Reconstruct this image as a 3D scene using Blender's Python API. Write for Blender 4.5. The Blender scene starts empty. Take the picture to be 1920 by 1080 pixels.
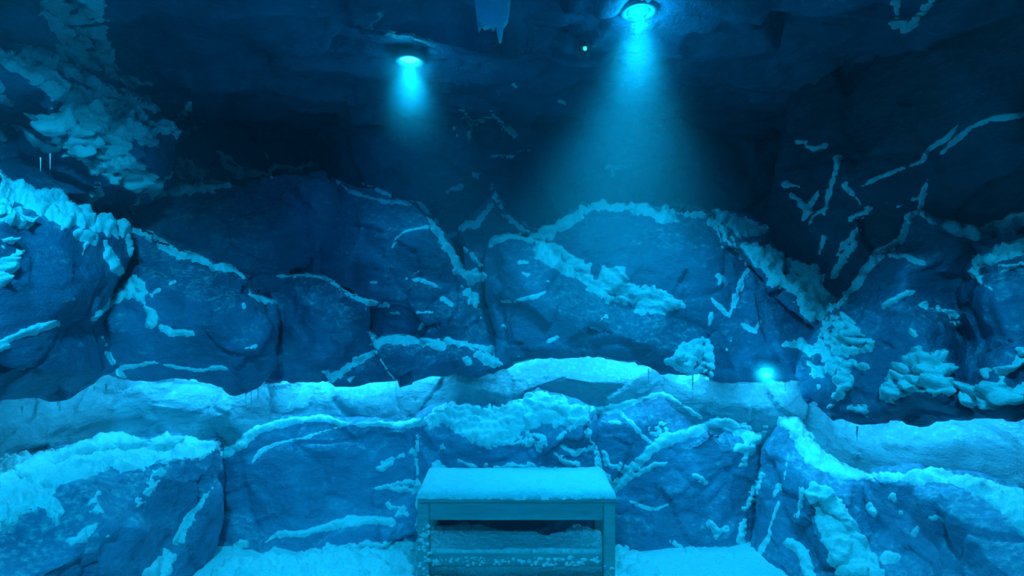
import bpy, bmesh, math, random
import numpy as np
from mathutils import Vector
from mathutils.bvhtree import BVHTree
from mathutils.geometry import delaunay_2d_cdt

sc = bpy.context.scene
C = sc.collection

# ------------------------------------------------------------------ camera
EYE, F = 1.5, 950.0
cd = bpy.data.cameras.new('camera'); cam = bpy.data.objects.new('camera', cd); C.objects.link(cam)
cam.location = (0, 0, EYE); cam.rotation_euler = (math.pi / 2, 0, 0)
cd.sensor_width = 36; cd.lens = 36 * F / 1920; cd.clip_start = 0.02
sc.camera = cam

# ------------------------------------------------------------------ exposure, world
sc.view_settings.view_transform = 'Standard'; sc.view_settings.look = 'None'
sc.view_settings.gamma = 1; sc.view_settings.use_curve_mapping = False
sc.view_settings.exposure = 0.28
sc.cycles.use_denoising = True
sc.cycles.volume_bounces = 0
sc.cycles.max_bounces = 4
sc.cycles.diffuse_bounces = 2
sc.cycles.use_adaptive_sampling = True
sc.cycles.adaptive_threshold = 0.03
sc.cycles.volume_step_rate = 6
sc.cycles.volume_max_steps = 64
sc.cycles.sample_clamp_indirect = 3
w = bpy.data.worlds.new('world'); sc.world = w; w.use_nodes = True
w.node_tree.nodes['Background'].inputs[0].default_value = (0, 0.03, 0.2, 1)
w.node_tree.nodes['Background'].inputs[1].default_value = 0.0

CYAN = (0.002, 0.50, 1.0)      # cove strips and bright spots
BLUE = (0.0, 0.24, 1.0)      # added fill lamp behind the viewer
CEIL = 2.72
# recessed and added ceiling lamps: name tag, x, y, aim point, power, spot angle, colour, visible
LAMPS = [
    ('small bright recessed lamp glowing in the mist left of the hanging ice sheet', -0.52, 2.58, (-0.50, 3.0, 0.5), 60, 90, CYAN),
    ('large bright recessed lamp at the top of the picture right of the hanging ice sheet', 0.53, 2.12, (0.62, 3.1, 0.9), 260, 86, CYAN),
    ('recessed ceiling lamp above the foreground beside the left rock wall, outside the view', -0.95, 0.75, (-2.1, 1.9, 0.8), 300, 84, CYAN),
    ('added ceiling lamp above the foreground beside the right rock wall, outside the view', 0.9, 0.7, (1.78, 2.15, 0.85), 215, 40, CYAN),  # unseen lamp added to brighten the snow on the right boulder
    ('cyan recessed ceiling lamp above and behind the viewer, outside the view', 0.0, -0.6, (0.0, 2.9, 0.15), 285, 46, CYAN),
    ('added deep blue fill lamp behind the viewer, outside the view', -0.5, -0.3, (-0.1, 3.3, 1.3), 85, 60, BLUE),  # unseen blue fill added to lift the darkest zones
]

# ------------------------------------------------------------------ helpers
def tag(o, label=None, cat=None, group=None, kind=None):
    if label: o['label'] = label
    if cat: o['category'] = cat
    if group: o['group'] = group
    if kind: o['kind'] = kind
    return o

def P(px, py, d):
    """photo direction (px, py) at distance d in front of the eye, metres"""
    return Vector(((px - 960) / F * d, d, EYE - (py - 540) / F * d))

def mesh_np(name, v, faces, mat=None, parent=None, smooth=True):
    me = bpy.data.meshes.new(name)
    me.from_pydata([tuple(map(float, p)) for p in v], [], [tuple(int(i) for i in f) for f in faces])
    me.update()
    if smooth: me.polygons.foreach_set('use_smooth', [True] * len(me.polygons))
    if mat: me.materials.append(mat)
    o = bpy.data.objects.new(name, me); C.objects.link(o)
    if parent: o.parent = parent
    return o

def from_bm(name, bm, mat, parent=None, smooth=False):
    me = bpy.data.meshes.new(name); bm.to_mesh(me); bm.free()
    if smooth: me.polygons.foreach_set('use_smooth', [True] * len(me.polygons))
    me.materials.append(mat)
    o = bpy.data.objects.new(name, me); C.objects.link(o)
    if parent: o.parent = parent
    return o

_rng = np.random.RandomState(7)
_perm = _rng.permutation(512)
_grad = _rng.normal(size=(512, 3)); _grad /= np.linalg.norm(_grad, axis=1)[:, None]
_cell = _rng.rand(512, 3); _tilt = _rng.normal(size=(512, 3)); _off = _rng.rand(512)
def _hash(i):
    i = i.astype(np.int64)
    return _perm[(_perm[(_perm[i[..., 0] & 511] + i[..., 1]) & 511] + i[..., 2]) & 511]
def noise(p):
    p = np.asarray(p, float); i = np.floor(p); f = p - i
    u = f * f * f * (f * (f * 6 - 15) + 10); r = 0
    for dx in (0, 1):
        for dy in (0, 1):
            for dz in (0, 1):
                d = np.array([dx, dy, dz]); g = _grad[_hash(i + d)]
                wgt = np.prod(np.where(d == 1, u, 1 - u), axis=-1)
                r = r + wgt * np.sum(g * (f - d), axis=-1)
    return r * 1.6
def fbm(p, o=3):
    p = np.asarray(p, float); s = 0; a = 1
    for k in range(o):
        s = s + a * noise(p * 2 ** k + 13.7 * k); a *= 0.5
    return s
def worley(p):
    """distance to nearest and second nearest cell, and the cell's random plane value"""
    p = np.asarray(p, float); i = np.floor(p)
    d1 = np.full(p.shape[:-1], 9.0); d2 = d1.copy(); val = np.zeros_like(d1)
    for dx in (-1, 0, 1):
        for dy in (-1, 0, 1):
            for dz in (-1, 0, 1):
                c = i + np.array([dx, dy, dz]); h = _hash(c)
                q = p - (c + _cell[h]); d = np.sqrt((q * q).sum(-1))
                v = (q * _tilt[h]).sum(-1) * 0.6 + _off[h]
                near = d < d1
                d2 = np.where(near, d1, np.minimum(d2, d)); val = np.where(near, v, val)
                d1 = np.where(near, d, d1)
    return d1, d2, val

# ------------------------------------------------------------------ materials
def mat_new(name):
    m = bpy.data.materials.new(name); m.use_nodes = True
    nt = m.node_tree; return m, nt, nt.nodes, nt.links, nt.nodes['Principled BSDF']

def rock_mat(name, base, dark, rough=0.5, frost=0.5, spec=0.5, bump=0.5):
    m, nt, N, L, b = mat_new(name)
    tc = N.new('ShaderNodeTexCoord')
    def nz(scale, det, rough_=0.6, vec=None, sc3=None):
        n = N.new('ShaderNodeTexNoise'); n.inputs['Scale'].default_value = scale
        n.inputs['Detail'].default_value = det; n.inputs['Roughness'].default_value = rough_
        if sc3:
            mp = N.new('ShaderNodeMapping'); mp.inputs['Scale'].default_value = sc3
            mp.inputs['Rotation'].default_value = (0.3, 0.5, 0.2)
            L.new(tc.outputs['Object'], mp.inputs[0]); L.new(mp.outputs[0], n.inputs['Vector'])
        else: L.new(tc.outputs['Object'], n.inputs['Vector'])
        return n
    n1 = nz(2.2, 8, 0.62); n2 = nz(38, 6, 0.7); n3 = nz(9, 6, 0.65, sc3=(1, 1, 2.2)); n4 = nz(160, 3, 0.6)
    r = N.new('ShaderNodeValToRGB'); r.color_ramp.elements[0].position = 0.36; r.color_ramp.elements[1].position = 0.66
    r.color_ramp.elements[0].color = (*dark, 1); r.color_ramp.elements[1].color = (*base, 1)
    L.new(n1.outputs['Fac'], r.inputs[0])
    # frost clinging to faces that look upward
    ge = N.new('ShaderNodeNewGeometry'); sp = N.new('ShaderNodeSeparateXYZ'); L.new(ge.outputs['Normal'], sp.inputs[0])
    mr = N.new('ShaderNodeMapRange'); mr.inputs['From Min'].default_value = 0.25; mr.inputs['From Max'].default_value = 0.85
    L.new(sp.outputs['Z'], mr.inputs['Value'])
    mr2 = N.new('ShaderNodeMapRange'); mr2.inputs['From Min'].default_value = 0.47; mr2.inputs['From Max'].default_value = 0.66
    L.new(n2.outputs['Fac'], mr2.inputs['Value'])
    ma = N.new('ShaderNodeMath'); ma.operation = 'MULTIPLY'; L.new(mr.outputs[0], ma.inputs[0]); L.new(mr2.outputs[0], ma.inputs[1])
    # patchy rime everywhere
    mr3 = N.new('ShaderNodeMapRange'); mr3.inputs['From Min'].default_value = 0.52; mr3.inputs['From Max'].default_value = 0.8
    L.new(n3.outputs['Fac'], mr3.inputs['Value'])
    mb = N.new('ShaderNodeMath'); mb.operation = 'MULTIPLY_ADD'; L.new(mr3.outputs[0], mb.inputs[0]); L.new(mr2.outputs[0], mb.inputs[1]); L.new(ma.outputs[0], mb.inputs[2])
    mc = N.new('ShaderNodeMath'); mc.operation = 'MULTIPLY'; mc.use_clamp = True; mc.inputs[1].default_value = frost; L.new(mb.outputs[0], mc.inputs[0])
    mx = N.new('ShaderNodeMixRGB'); mx.inputs['Color2'].default_value = (0.75, 0.78, 0.8, 1)
    L.new(mc.outputs[0], mx.inputs['Fac']); L.new(r.outputs[0], mx.inputs['Color1']); L.new(mx.outputs[0], b.inputs['Base Color'])
    b.inputs['Roughness'].default_value = rough; b.inputs['Specular IOR Level'].default_value = spec
    h = N.new('ShaderNodeMath'); h.operation = 'MULTIPLY_ADD'; h.inputs[1].default_value = 0.35; L.new(n2.outputs['Fac'], h.inputs[0]); L.new(n3.outputs['Fac'], h.inputs[2])
    h2 = N.new('ShaderNodeMath'); h2.operation = 'MULTIPLY_ADD'; h2.inputs[1].default_value = 0.12; L.new(n4.outputs['Fac'], h2.inputs[0]); L.new(h.outputs[0], h2.inputs[2])
    bp = N.new('ShaderNodeBump'); bp.inputs['Strength'].default_value = bump; bp.inputs['Distance'].default_value = 0.03
    L.new(h2.outputs[0], bp.inputs['Height']); L.new(bp.outputs[0], b.inputs['Normal'])
    return m

M_ROCK = rock_mat('dark_rock', (0.17, 0.22, 0.36), (0.075, 0.10, 0.18), frost=0.6, bump=0.8)
M_SHADED = rock_mat('shade_dark_rock', (0.07, 0.09, 0.15), (0.03, 0.04, 0.07), frost=0.3, bump=0.8)  # dimness of the unlit upper right put into the rock colour
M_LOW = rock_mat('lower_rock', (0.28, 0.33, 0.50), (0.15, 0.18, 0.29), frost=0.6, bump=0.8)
M_BAND = rock_mat('icy_band_rock', (0.42, 0.47, 0.55), (0.26, 0.30, 0.36), rough=0.4, frost=0.8, bump=1.0)
M_WALL = rock_mat('back_rock', (0.16, 0.21, 0.34), (0.07, 0.095, 0.165), frost=0.5, bump=0.8)

def snow_mat(name, col=(0.88, 0.9, 0.92), bump=0.6):
    m, nt, N, L, b = mat_new(name)
    tc = N.new('ShaderNodeTexCoord')
    a = N.new('ShaderNodeTexNoise'); a.inputs['Scale'].default_value = 30; a.inputs['Detail'].default_value = 7; a.inputs['Roughness'].default_value = 0.65
    c = N.new('ShaderNodeTexNoise'); c.inputs['Scale'].default_value = 170; c.inputs['Detail'].default_value = 3
    L.new(tc.outputs['Object'], a.inputs['Vector']); L.new(tc.outputs['Object'], c.inputs['Vector'])
    h = N.new('ShaderNodeMath'); h.operation = 'MULTIPLY_ADD'; h.inputs[1].default_value = 0.25
    L.new(c.outputs['Fac'], h.inputs[0]); L.new(a.outputs['Fac'], h.inputs[2])
    bp = N.new('ShaderNodeBump'); bp.inputs['Strength'].default_value = bump; bp.inputs['Distance'].default_value = 0.03
    L.new(h.outputs[0], bp.inputs['Height']); L.new(bp.outputs[0], b.inputs['Normal'])
    b.inputs['Base Color'].default_value = (*col, 1); b.inputs['Roughness'].default_value = 0.75
    b.inputs['Specular IOR Level'].default_value = 0.25
    return m
M_SNOW = snow_mat('snow')

def wood_mat():
    m, nt, N, L, b = mat_new('bench_wood')
    tc = N.new('ShaderNodeTexCoord'); mp = N.new('ShaderNodeMapping'); mp.inputs['Scale'].default_value = (1.2, 14, 14)
    L.new(tc.outputs['Object'], mp.inputs[0])
    n = N.new('ShaderNodeTexNoise'); n.inputs['Scale'].default_value = 5; n.inputs['Detail'].default_value = 6; n.inputs['Distortion'].default_value = 0.6
    L.new(mp.outputs[0], n.inputs['Vector'])
    r = N.new('ShaderNodeValToRGB'); r.color_ramp.elements[0].position = 0.35; r.color_ramp.elements[1].position = 0.7
    r.color_ramp.elements[0].color = (0.22, 0.34, 0.34, 1); r.color_ramp.elements[1].color = (0.32, 0.46, 0.46, 1)
    L.new(n.outputs['Fac'], r.inputs[0]); L.new(r.outputs[0], b.inputs['Base Color'])
    b.inputs['Roughness'].default_value = 0.6
    bp = N.new('ShaderNodeBump'); bp.inputs['Strength'].default_value = 0.2; bp.inputs['Distance'].default_value = 0.005
    L.new(n.outputs['Fac'], bp.inputs['Height']); L.new(bp.outputs[0], b.inputs['Normal'])
    return m
M_WOOD = wood_mat()

def emit_mat(name, col, s):
    m, nt, N, L, b = mat_new(name)
    b.inputs['Base Color'].default_value = (*col, 1); b.inputs['Emission Color'].default_value = (*col, 1)
    b.inputs['Emission Strength'].default_value = s
    return m
def plain(name, col, rough=0.5, metal=0):
    m, nt, N, L, b = mat_new(name)
    n = N.new('ShaderNodeTexNoise'); n.inputs['Scale'].default_value = 60
    bp = N.new('ShaderNodeBump'); bp.inputs['Strength'].default_value = 0.1; L.new(n.outputs['Fac'], bp.inputs['Height']); L.new(bp.outputs[0], b.inputs['Normal'])
    b.inputs['Base Color'].default_value = (*col, 1); b.inputs['Roughness'].default_value = rough; b.inputs['Metallic'].default_value = metal
    return m
M_ICE, _, _, _, _b = mat_new('ice')
_b.inputs['Base Color'].default_value = (0.8, 0.9, 0.95, 1); _b.inputs['Roughness'].default_value = 0.15
_b.inputs['Transmission Weight'].default_value = 0.6; _b.inputs['IOR'].default_value = 1.31
M_TRIM = plain('lamp_trim', (0.35, 0.37, 0.4), 0.35, 0.6)

# ------------------------------------------------------------------ setting: walls, floor, ceiling
def rock_disp(p, amp=1.0, seed=0.0):
    """broad broken facets plus soft unevenness, metres"""
    q = p + 0.06 * np.stack([noise(p * 3 + 5), noise(p * 3 + 9), noise(p * 3 + 17)], -1)
    _, _, v = worley(q * 2.3 + seed)
    _, _, v2 = worley(q * 5.5 + seed + 4.2)
    e1, e2, _ = worley(q * np.array([1.7, 1.7, 1.4]) + seed + 8.8)
    crack = np.exp(-((e2 - e1) / 0.05) ** 2)
    return amp * (0.06 * (v - 0.5) + 0.02 * (v2 - 0.5) - 0.035 * crack * (0.5 + noise(p * 2 + 3)) + 0.05 * fbm(p * 1.3 + seed, 2) + 0.012 * fbm(p * 7 + seed, 3))

SURF_V, SURF_F = [], []     # everything snow can lie on
def add_surface(v, f):
    base = sum(len(x) for x in SURF_V)
    SURF_V.append(np.asarray(v)); SURF_F.extend([tuple(int(i) + base for i in q) for q in f])

def sheet(name, origin, ud, vd, nu, nv, normal, mat, disp, surf=True):
    u = np.linspace(0, 1, nu); v = np.linspace(0, 1, nv)
    U, V = np.meshgrid(u, v)
    p = np.array(origin) + U[..., None] * np.array(ud) + V[..., None] * np.array(vd)
    p = p.reshape(-1, 3); n = np.array(normal, float)
    p = p + disp(p)[:, None] * n
    f = [(j * nu + i, j * nu + i + 1, (j + 1) * nu + i + 1, (j + 1) * nu + i) for j in range(nv - 1) for i in range(nu - 1)]
    a = p[f[0][1]] - p[f[0][0]]; b_ = p[f[0][3]] - p[f[0][0]]
    if np.dot(np.cross(a, b_), n) < 0: f = [q[::-1] for q in f]
    o = mesh_np(name, p, f, mat); o['kind'] = 'structure'
    if surf: add_surface(p, f)
    return o

def back_d(p):
    d = rock_disp(p, 1.5, 3.0)
    # a cave-like hollow high on the left, buttresses beside it
    x, z = p[:, 0], p[:, 2]
    d = d - 0.55 * np.exp(-(((x + 1.75) / 0.35) ** 2 + ((z - 2.35) / 0.5) ** 2) ** 2)
    d = d + 0.30 * np.exp(-((x + 0.9) / 0.3) ** 2 - ((z - 2.6) / 0.5) ** 2) + 0.25 * np.exp(-((x - 1.0) / 0.5) ** 2 - ((z - 2.5) / 0.45) ** 2)
    return d
sheet('wall_back', (-3.0, 3.75, -0.05), (6.0, 0, 0), (0, 0, 3.0), 300, 150, (0, -1, 0), M_WALL, back_d)
sheet('wall_left', (-2.85, -1.0, -0.05), (0, 5.0, 0), (0, 0, 3.0), 200, 120, (1, 0, 0), M_WALL, lambda p: rock_disp(p, 1.4, 8))
sheet('wall_right', (2.85, -1.0, -0.05), (0, 5.0, 0), (0, 0, 3.0), 200, 120, (-1, 0, 0), M_WALL, lambda p: rock_disp(p, 1.4, 11))
sheet('wall_front', (-3.0, -0.95, -0.05), (6.0, 0, 0), (0, 0, 3.0), 120, 60, (0, 1, 0), M_WALL, lambda p: rock_disp(p, 1.0, 15), surf=False)
def ceil_d(p):
    return 0.05 + rock_disp(p * np.array([0.6, 1, 1]), 1.6, 20) * np.minimum(1, 0.25 + np.minimum.reduce([np.hypot(p[:, 0] - l[1], p[:, 1] - l[2]) for l in LAMPS]) * 1.5)
sheet('ceiling', (-3.0, -1.0, CEIL), (6.0, 0, 0), (0, 5.0, 0), 260, 240, (0, 0, -1), M_WALL, ceil_d)
def floor_d(p):
    return 0.035 * (fbm(p * 1.5, 3)) + 0.10 * np.clip((np.abs(p[:, 0]) - 0.5) / 1.2, 0, 1) * np.clip((p[:, 1] - 1.6) / 1.2, 0, 1)
FLOOR = sheet('floor', (-3.0, -1.0, 0.0), (6.0, 0, 0), (0, 5.0, 0), 240, 200, (0, 0, 1), M_SNOW, floor_d)

# ------------------------------------------------------------------ boulders
def boulder(name, label, outline, inner, mat=M_ROCK, thick=0.5, undercut=0.0, amp=0.62, vox=0.013, cat='rock', soft=6, flare=0.0):
    pts = outline + inner; n = len(outline)
    co = [Vector((p[0], p[1])) for p in pts]
    vo, _, tri, ov, _, _ = delaunay_2d_cdt(co, [], [list(range(n))], 1, 1e-4)
    src = [o[0] for o in ov]
    V = [P(*pts[s]) for s in src]
    F_ = [tuple(t) for t in tri]
    back = {}
    zs = [P(*p).z for p in outline]; z0, z1 = min(zs), max(zs)
    cx = sum(P(*p).x for p in outline) / n; cz = (z0 + z1) / 2
    base = len(V)
    inv = {s: k for k, s in enumerate(src)}
    ring = [inv[k] for k in range(n) if k in inv]
    for k in ring:
        p = V[k]; d = p.y
        q = Vector((p.x * (1 + thick / d), p.y + thick, p.z))
        q.z += undercut * max(0.0, min(1.0, (cz - p.z) / max(0.05, cz - z0)))
        q.x += flare * (cx - p.x); V.append(q)
    m = len(ring)
    for i in range(m):
        j = (i + 1) % m
        F_.append((ring[i], ring[j], base + j, base + i))
    cb = len(V); V.append(sum((V[base + i] for i in range(m)), Vector()) / m)
    for i in range(m): F_.append((base + i, base + (i + 1) % m, cb))
    bm = bmesh.new(); bv = [bm.verts.new(v) for v in V]
    for f in F_:
        try: bm.faces.new([bv[i] for i in f])
        except ValueError: pass
    bmesh.ops.triangulate(bm, faces=bm.faces); bmesh.ops.recalc_face_normals(bm, faces=bm.faces)
    me = bpy.data.meshes.new(name); bm.to_mesh(me); bm.free()
    tmp = bpy.data.objects.new('tmp', me); C.objects.link(tmp)
    r = tmp.modifiers.new('r', 'REMESH'); r.mode = 'VOXEL'; r.voxel_size = vox
    s = tmp.modifiers.new('s', 'SMOOTH'); s.factor = 0.5; s.iterations = soft
    dg = bpy.context.evaluated_depsgraph_get()
    ev = bpy.data.meshes.new_from_object(tmp.evaluated_get(dg))
    bpy.data.objects.remove(tmp); bpy.data.meshes.remove(me)
    v = np.empty(len(ev.vertices) * 3); ev.vertices.foreach_get('co', v); v = v.reshape(-1, 3)
    nn = np.empty(len(ev.vertices) * 3); ev.vertices.foreach_get('normal', nn); nn = nn.reshape(-1, 3)
    seed = len(SURF_V) * 1.37
    v = v + nn * (rock_disp(v, amp, seed) + 0.004 * fbm(v * np.array([8, 8, 20]) + seed, 2))[:, None]
    ev.vertices.foreach_set('co', v.ravel()); ev.update()
    ev.polygons.foreach_set('use_smooth', [True] * len(ev.polygons))
    ev.materials.clear(); ev.materials.append(mat); ev.name = name
    o = bpy.data.objects.new(name, ev); C.objects.link(o); tag(o, label, cat)
    add_surface(v, [tuple(p.vertices) for p in ev.polygons])
    return o

UP = dict(undercut=0.30, thick=0.45)
# --- upper rocks, left to right
boulder('rock_crag', 'dark rock column in the top left corner, its right flank streaked with hanging snow',
    [(-90,-90,2.1),(195,-90,2.55),(205,60,2.65),(225,130,2.75),(265,170,2.9),(300,235,3.0),(200,230,2.75),(90,180,2.4),(-90,110,2.1)],
    [(60,-20,2.1),(110,60,2.25),(150,130,2.5),(0,40,2.05),(190,120,2.65)], thick=0.5)
boulder('rock_crag', 'steep dark crag under the top left column, thickly crusted with lumpy snow sloping down right',
    [(-90,60,1.85),(0,92,1.95),(60,95,2.1),(140,140,2.3),(215,180,2.55),(290,205,2.75),(335,250,2.9),(320,330,2.85),(270,370,2.75),(190,365,2.6),(100,365,2.45),(-90,345,2.2)],
    [(0,140,1.9),(90,160,2.1),(190,230,2.35),(260,290,2.5),(90,230,2.15),(170,300,2.4),(40,215,2.35),(20,300,2.35),(110,330,2.5),(-40,220,2.25),(250,340,2.6)], thick=0.5)
boulder('boulder', 'large dark boulder at the left edge with a broad snow cap on its sloping shoulder',
    [(-90,330,1.85),(0,340,2.0),(60,365,2.2),(150,400,2.38),(240,430,2.62),(248,480,2.62),(235,520,2.65),(180,600,2.5),(218,692,2.55),(160,722,2.4),(60,755,2.2),(0,772,2.05),(-90,795,1.85)],
    [(0,420,1.82),(60,400,2.0),(120,420,2.1),(200,445,2.4),(130,560,2.05),(60,600,1.95),(130,690,2.15),(-80,600,1.72),(60,690,2.0),(200,500,2.35),(60,500,1.95)], **UP)
boulder('boulder', 'broad split boulder left of centre, snow along its long sloping top edge and lower crack',
    [(245,428,2.78),(330,468,2.78),(400,495,2.82),(455,520,2.85),(470,540,2.85),(515,568,2.95),(522,600,2.95),(510,680,2.9),(482,728,2.85),(440,740,2.8),(400,716,2.76),(330,700,2.7),(290,702,2.65),(215,692,2.6),(180,600,2.55),(205,560,2.6),(240,520,2.7)],
    [(330,550,2.6),(285,600,2.58),(265,530,2.6),(400,600,2.58),(465,560,2.7),(440,690,2.62),(385,560,2.62),(455,665,2.62),(300,675,2.62),(395,690,2.68),(500,620,2.75),(225,620,2.52)], **UP)
boulder('rock_slab', 'smooth dark inclined slab leaning behind the split boulder, below the cave hollow',
    [(235,375,3.1),(320,345,3.15),(420,345,3.2),(520,332,3.25),(610,318,3.3),(640,400,3.3),(600,470,3.2),(530,540,3.1),(465,560,3.0),(330,500,2.95),(245,445,3.0)],
    [(400,420,3.0),(520,430,3.05),(330,420,2.98),(460,500,2.92),(590,380,3.15)], thick=0.5)
boulder('boulder', 'blunt dark boulder between the split boulder and the central pyramid, thin snow on its rim',
    [(498,540,3.05),(540,514,3.1),(620,518,3.1),(690,565,3.12),(692,620,3.12),(708,660,3.1),(700,680,3.05),(640,715,3.0),(610,724,3.0),(540,724,3.0),(485,730,2.95),(505,680,2.98),(520,600,3.0)],
    [(580,580,2.9),(660,640,2.93),(600,680,2.88),(540,640,2.92),(650,580,3.0)], **UP)
boulder('rock_slab', 'tall pyramid-shaped slab in the centre left with a snowy right-hand ridge',
    [(622,325,3.35),(660,345,3.33),(710,352,3.32),(780,380,3.3),(812,415,3.3),(850,480,3.3),(880,540,3.28),(905,590,3.25),(935,650,3.2),(930,690,3.15),(840,690,3.15),(700,670,3.15),(690,600,3.18),(660,545,3.2),(590,520,3.2),(545,515,3.2),(560,450,3.25),(590,390,3.3)],
    [(680,420,3.15),(640,480,3.12),(735,468,3.10),(768,432,3.12),(728,492,3.1),(770,515,3.13),(828,480,3.18),(800,600,3.02),(720,560,3.08),(860,600,3.08),(880,650,3.05),(800,430,3.15),(790,660,3.06)], **UP)
boulder('boulder', 'low faceted boulder under the pyramid slab, snow band along its flat top',
    [(612,722,3.0),(640,700,3.02),(690,665,3.05),(706,640,3.07),(760,632,3.08),(840,640,3.08),(900,660,3.08),(940,690,3.05),(900,700,3.02),(850,697,3.0),(800,705,2.98),(755,724,2.98),(700,728,2.98)],
    [(715,672,2.92),(760,660,2.95),(745,715,2.9),(690,700,2.92),(850,670,2.95),(800,690,2.93)], undercut=0.2, thick=0.35)
boulder('rock_slab', 'narrow broken wedge of rock in the centre gully, snow clinging in its cracks',
    [(860,430,3.4),(905,380,3.42),(930,345,3.45),(960,390,3.42),(1005,440,3.4),(960,450,3.35),(915,470,3.33),(905,560,3.3),(925,600,3.3),(935,650,3.25),(905,600,3.28),(870,520,3.32)],
    [(900,430,3.3),(940,410,3.32),(890,500,3.25)], thick=0.3)
boulder('rock_slab', 'wide arched slab right of centre with snow all along its curved top',
    [(990,445,3.4),(1060,402,3.36),(1120,380,3.32),(1190,382,3.28),(1260,390,3.25),(1340,405,3.2),(1395,450,3.15),(1425,520,3.1),(1445,600,3.08),(1440,700,3.0),(1340,710,3.02),(1285,640,3.1),(1180,640,3.25),(1060,560,3.35)],
    [(1120,430,3.2),(1080,470,3.28),(1250,460,3.08),(1340,520,3.0),(1230,540,3.1),(1150,500,3.2),(1350,620,2.95),(1290,590,3.0),(1390,600,2.95)], **UP)
boulder('rock_slab', 'large smooth slab at the centre below the snowy shelf, snow crest curving down right',
    [(905,475,3.3),(915,452,3.3),(950,440,3.28),(1010,450,3.25),(1060,500,3.22),(1105,540,3.2),(1160,572,3.18),(1285,580,3.1),(1335,620,3.05),(1340,712,2.98),(1230,704,2.98),(1190,692,2.98),(1090,676,3.0),(1010,672,3.0),(930,695,3.02),(930,640,3.1),(908,560,3.2)],
    [(1000,560,2.98),(1100,610,2.94),(1200,640,2.9),(960,500,3.12),(1050,655,2.92),(1280,670,2.88),(960,640,3.0),(1040,500,3.1),(1150,590,3.02),(1260,600,2.98)], **UP)
boulder('boulder', 'pointed spike-shaped boulder right of centre with a snowy left edge',
    [(1405,503,2.98),(1450,535,2.92),(1500,580,2.88),(1535,620,2.82),(1508,650,2.8),(1503,722,2.8),(1440,715,2.85),(1342,712,2.92),(1322,680,2.96),(1330,640,2.96),(1365,598,2.94)],
    [(1425,600,2.78),(1460,660,2.74),(1390,670,2.8),(1415,550,2.85),(1370,640,2.86)], **UP)
boulder('rock_ridge', 'snow-covered slope descending from the arched slab toward the right boulder',
    [(1335,398,3.2),(1400,400,3.22),(1450,440,3.15),(1500,490,3.05),(1560,550,2.92),(1590,600,2.8),(1530,620,2.78),(1480,570,2.82),(1430,520,2.9),(1385,470,3.0),(1350,460,3.05)],
    [(1420,470,2.98),(1490,545,2.86),(1380,430,3.08)], thick=0.5)
boulder('rock_slab', 'tall slab filling the upper right, its rock coloured darker for shade, crossed by thin diagonal snowy cracks',
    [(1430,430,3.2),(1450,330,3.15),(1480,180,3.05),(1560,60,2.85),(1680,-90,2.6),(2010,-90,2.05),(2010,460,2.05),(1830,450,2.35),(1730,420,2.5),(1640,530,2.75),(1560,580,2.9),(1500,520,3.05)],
    [(1620,350,2.6),(1800,232,2.25),(1575,260,2.78),(1730,330,2.4),(1900,208,2.0),(1570,300,2.72),(1560,420,2.78),(1900,330,2.08),(1750,100,2.35),(1600,420,2.7),(1680,200,2.5),(1480,420,3.0),(1650,480,2.7),(1540,500,2.9)], M_SHADED, thick=0.5, amp=0.55, cat='rock')
boulder('boulder', 'huge dark boulder jutting from the right, dotted with snow clumps',
    [(1722,398,2.38),(1770,425,2.32),(1830,442,2.22),(1900,440,2.1),(2010,420,1.95),(2010,775,1.8),(1920,772,1.92),(1830,772,2.05),(1750,775,2.2),(1720,790,2.25),(1665,806,2.32),(1610,808,2.38),(1560,780,2.48),(1515,750,2.58),(1500,700,2.62),(1515,650,2.66),(1545,590,2.68),(1600,540,2.65),(1635,488,2.58),(1690,462,2.48)],
    [(1620,620,2.3),(1560,720,2.4),(1590,680,2.34),(1690,540,2.22),(1700,490,2.25),(1760,480,2.2),(1740,620,2.1),(1700,740,2.12),(1790,560,2.28),(1800,700,2.22),(1820,640,2.25),(1640,775,2.22),(1860,560,1.92),(1900,640,1.85),(1870,740,1.82),(1765,740,2.02),(1670,620,2.2),(1650,790,2.25)], undercut=0.3, thick=0.5)
# --- pale icy band recessed under the upper rocks
boulder('rock_band', 'pale icy rock band lit brightly at the left, under the split boulder',
    [(-90,700,2.45),(100,660,2.7),(290,630,2.95),(440,660,3.15),(505,670,3.2),(510,870,3.1),(415,875,3.0),(200,890,2.7),(-90,910,2.3)],
    [(150,780,2.62),(300,760,2.78),(420,780,2.92),(240,720,2.75),(60,830,2.5),(350,830,2.85)], M_BAND, amp=0.55, thick=0.4)
boulder('rock_band', 'pale icy rock band left of centre, below the blunt boulder',
    [(480,680,3.3),(620,680,3.32),(790,680,3.32),(800,830,3.2),(640,840,3.18),(470,870,3.08)],
    [(600,740,3.18),(700,760,3.18),(560,800,3.12)], M_BAND, amp=0.55, thick=0.3)
boulder('rock_band', 'brightest bulging rock band in the centre, right above the snowy ledge behind the bench',
    [(740,720,3.25),(790,690,3.25),(850,680,3.25),(930,672,3.28),(1010,650,3.3),(1090,655,3.3),(1200,668,3.28),(1240,690,3.25),(1250,800,3.2),(1000,810,3.2),(750,820,3.2)],
    [(870,725,3.12),(960,740,3.13),(1050,708,3.12),(1010,770,3.16),(1160,720,3.12),(1170,770,3.16),(840,780,3.16)], M_BAND, amp=0.55, thick=0.3)
boulder('rock_band', 'pale icy rock band right of centre beneath the spike-shaped boulder',
    [(1190,665,3.3),(1300,680,3.25),(1500,680,3.15),(1540,760,3.0),(1520,860,2.95),(1400,870,3.05),(1230,810,3.18)],
    [(1350,760,3.05),(1290,730,3.12),(1450,760,2.98)], M_BAND, amp=0.55, thick=0.3)
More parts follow.
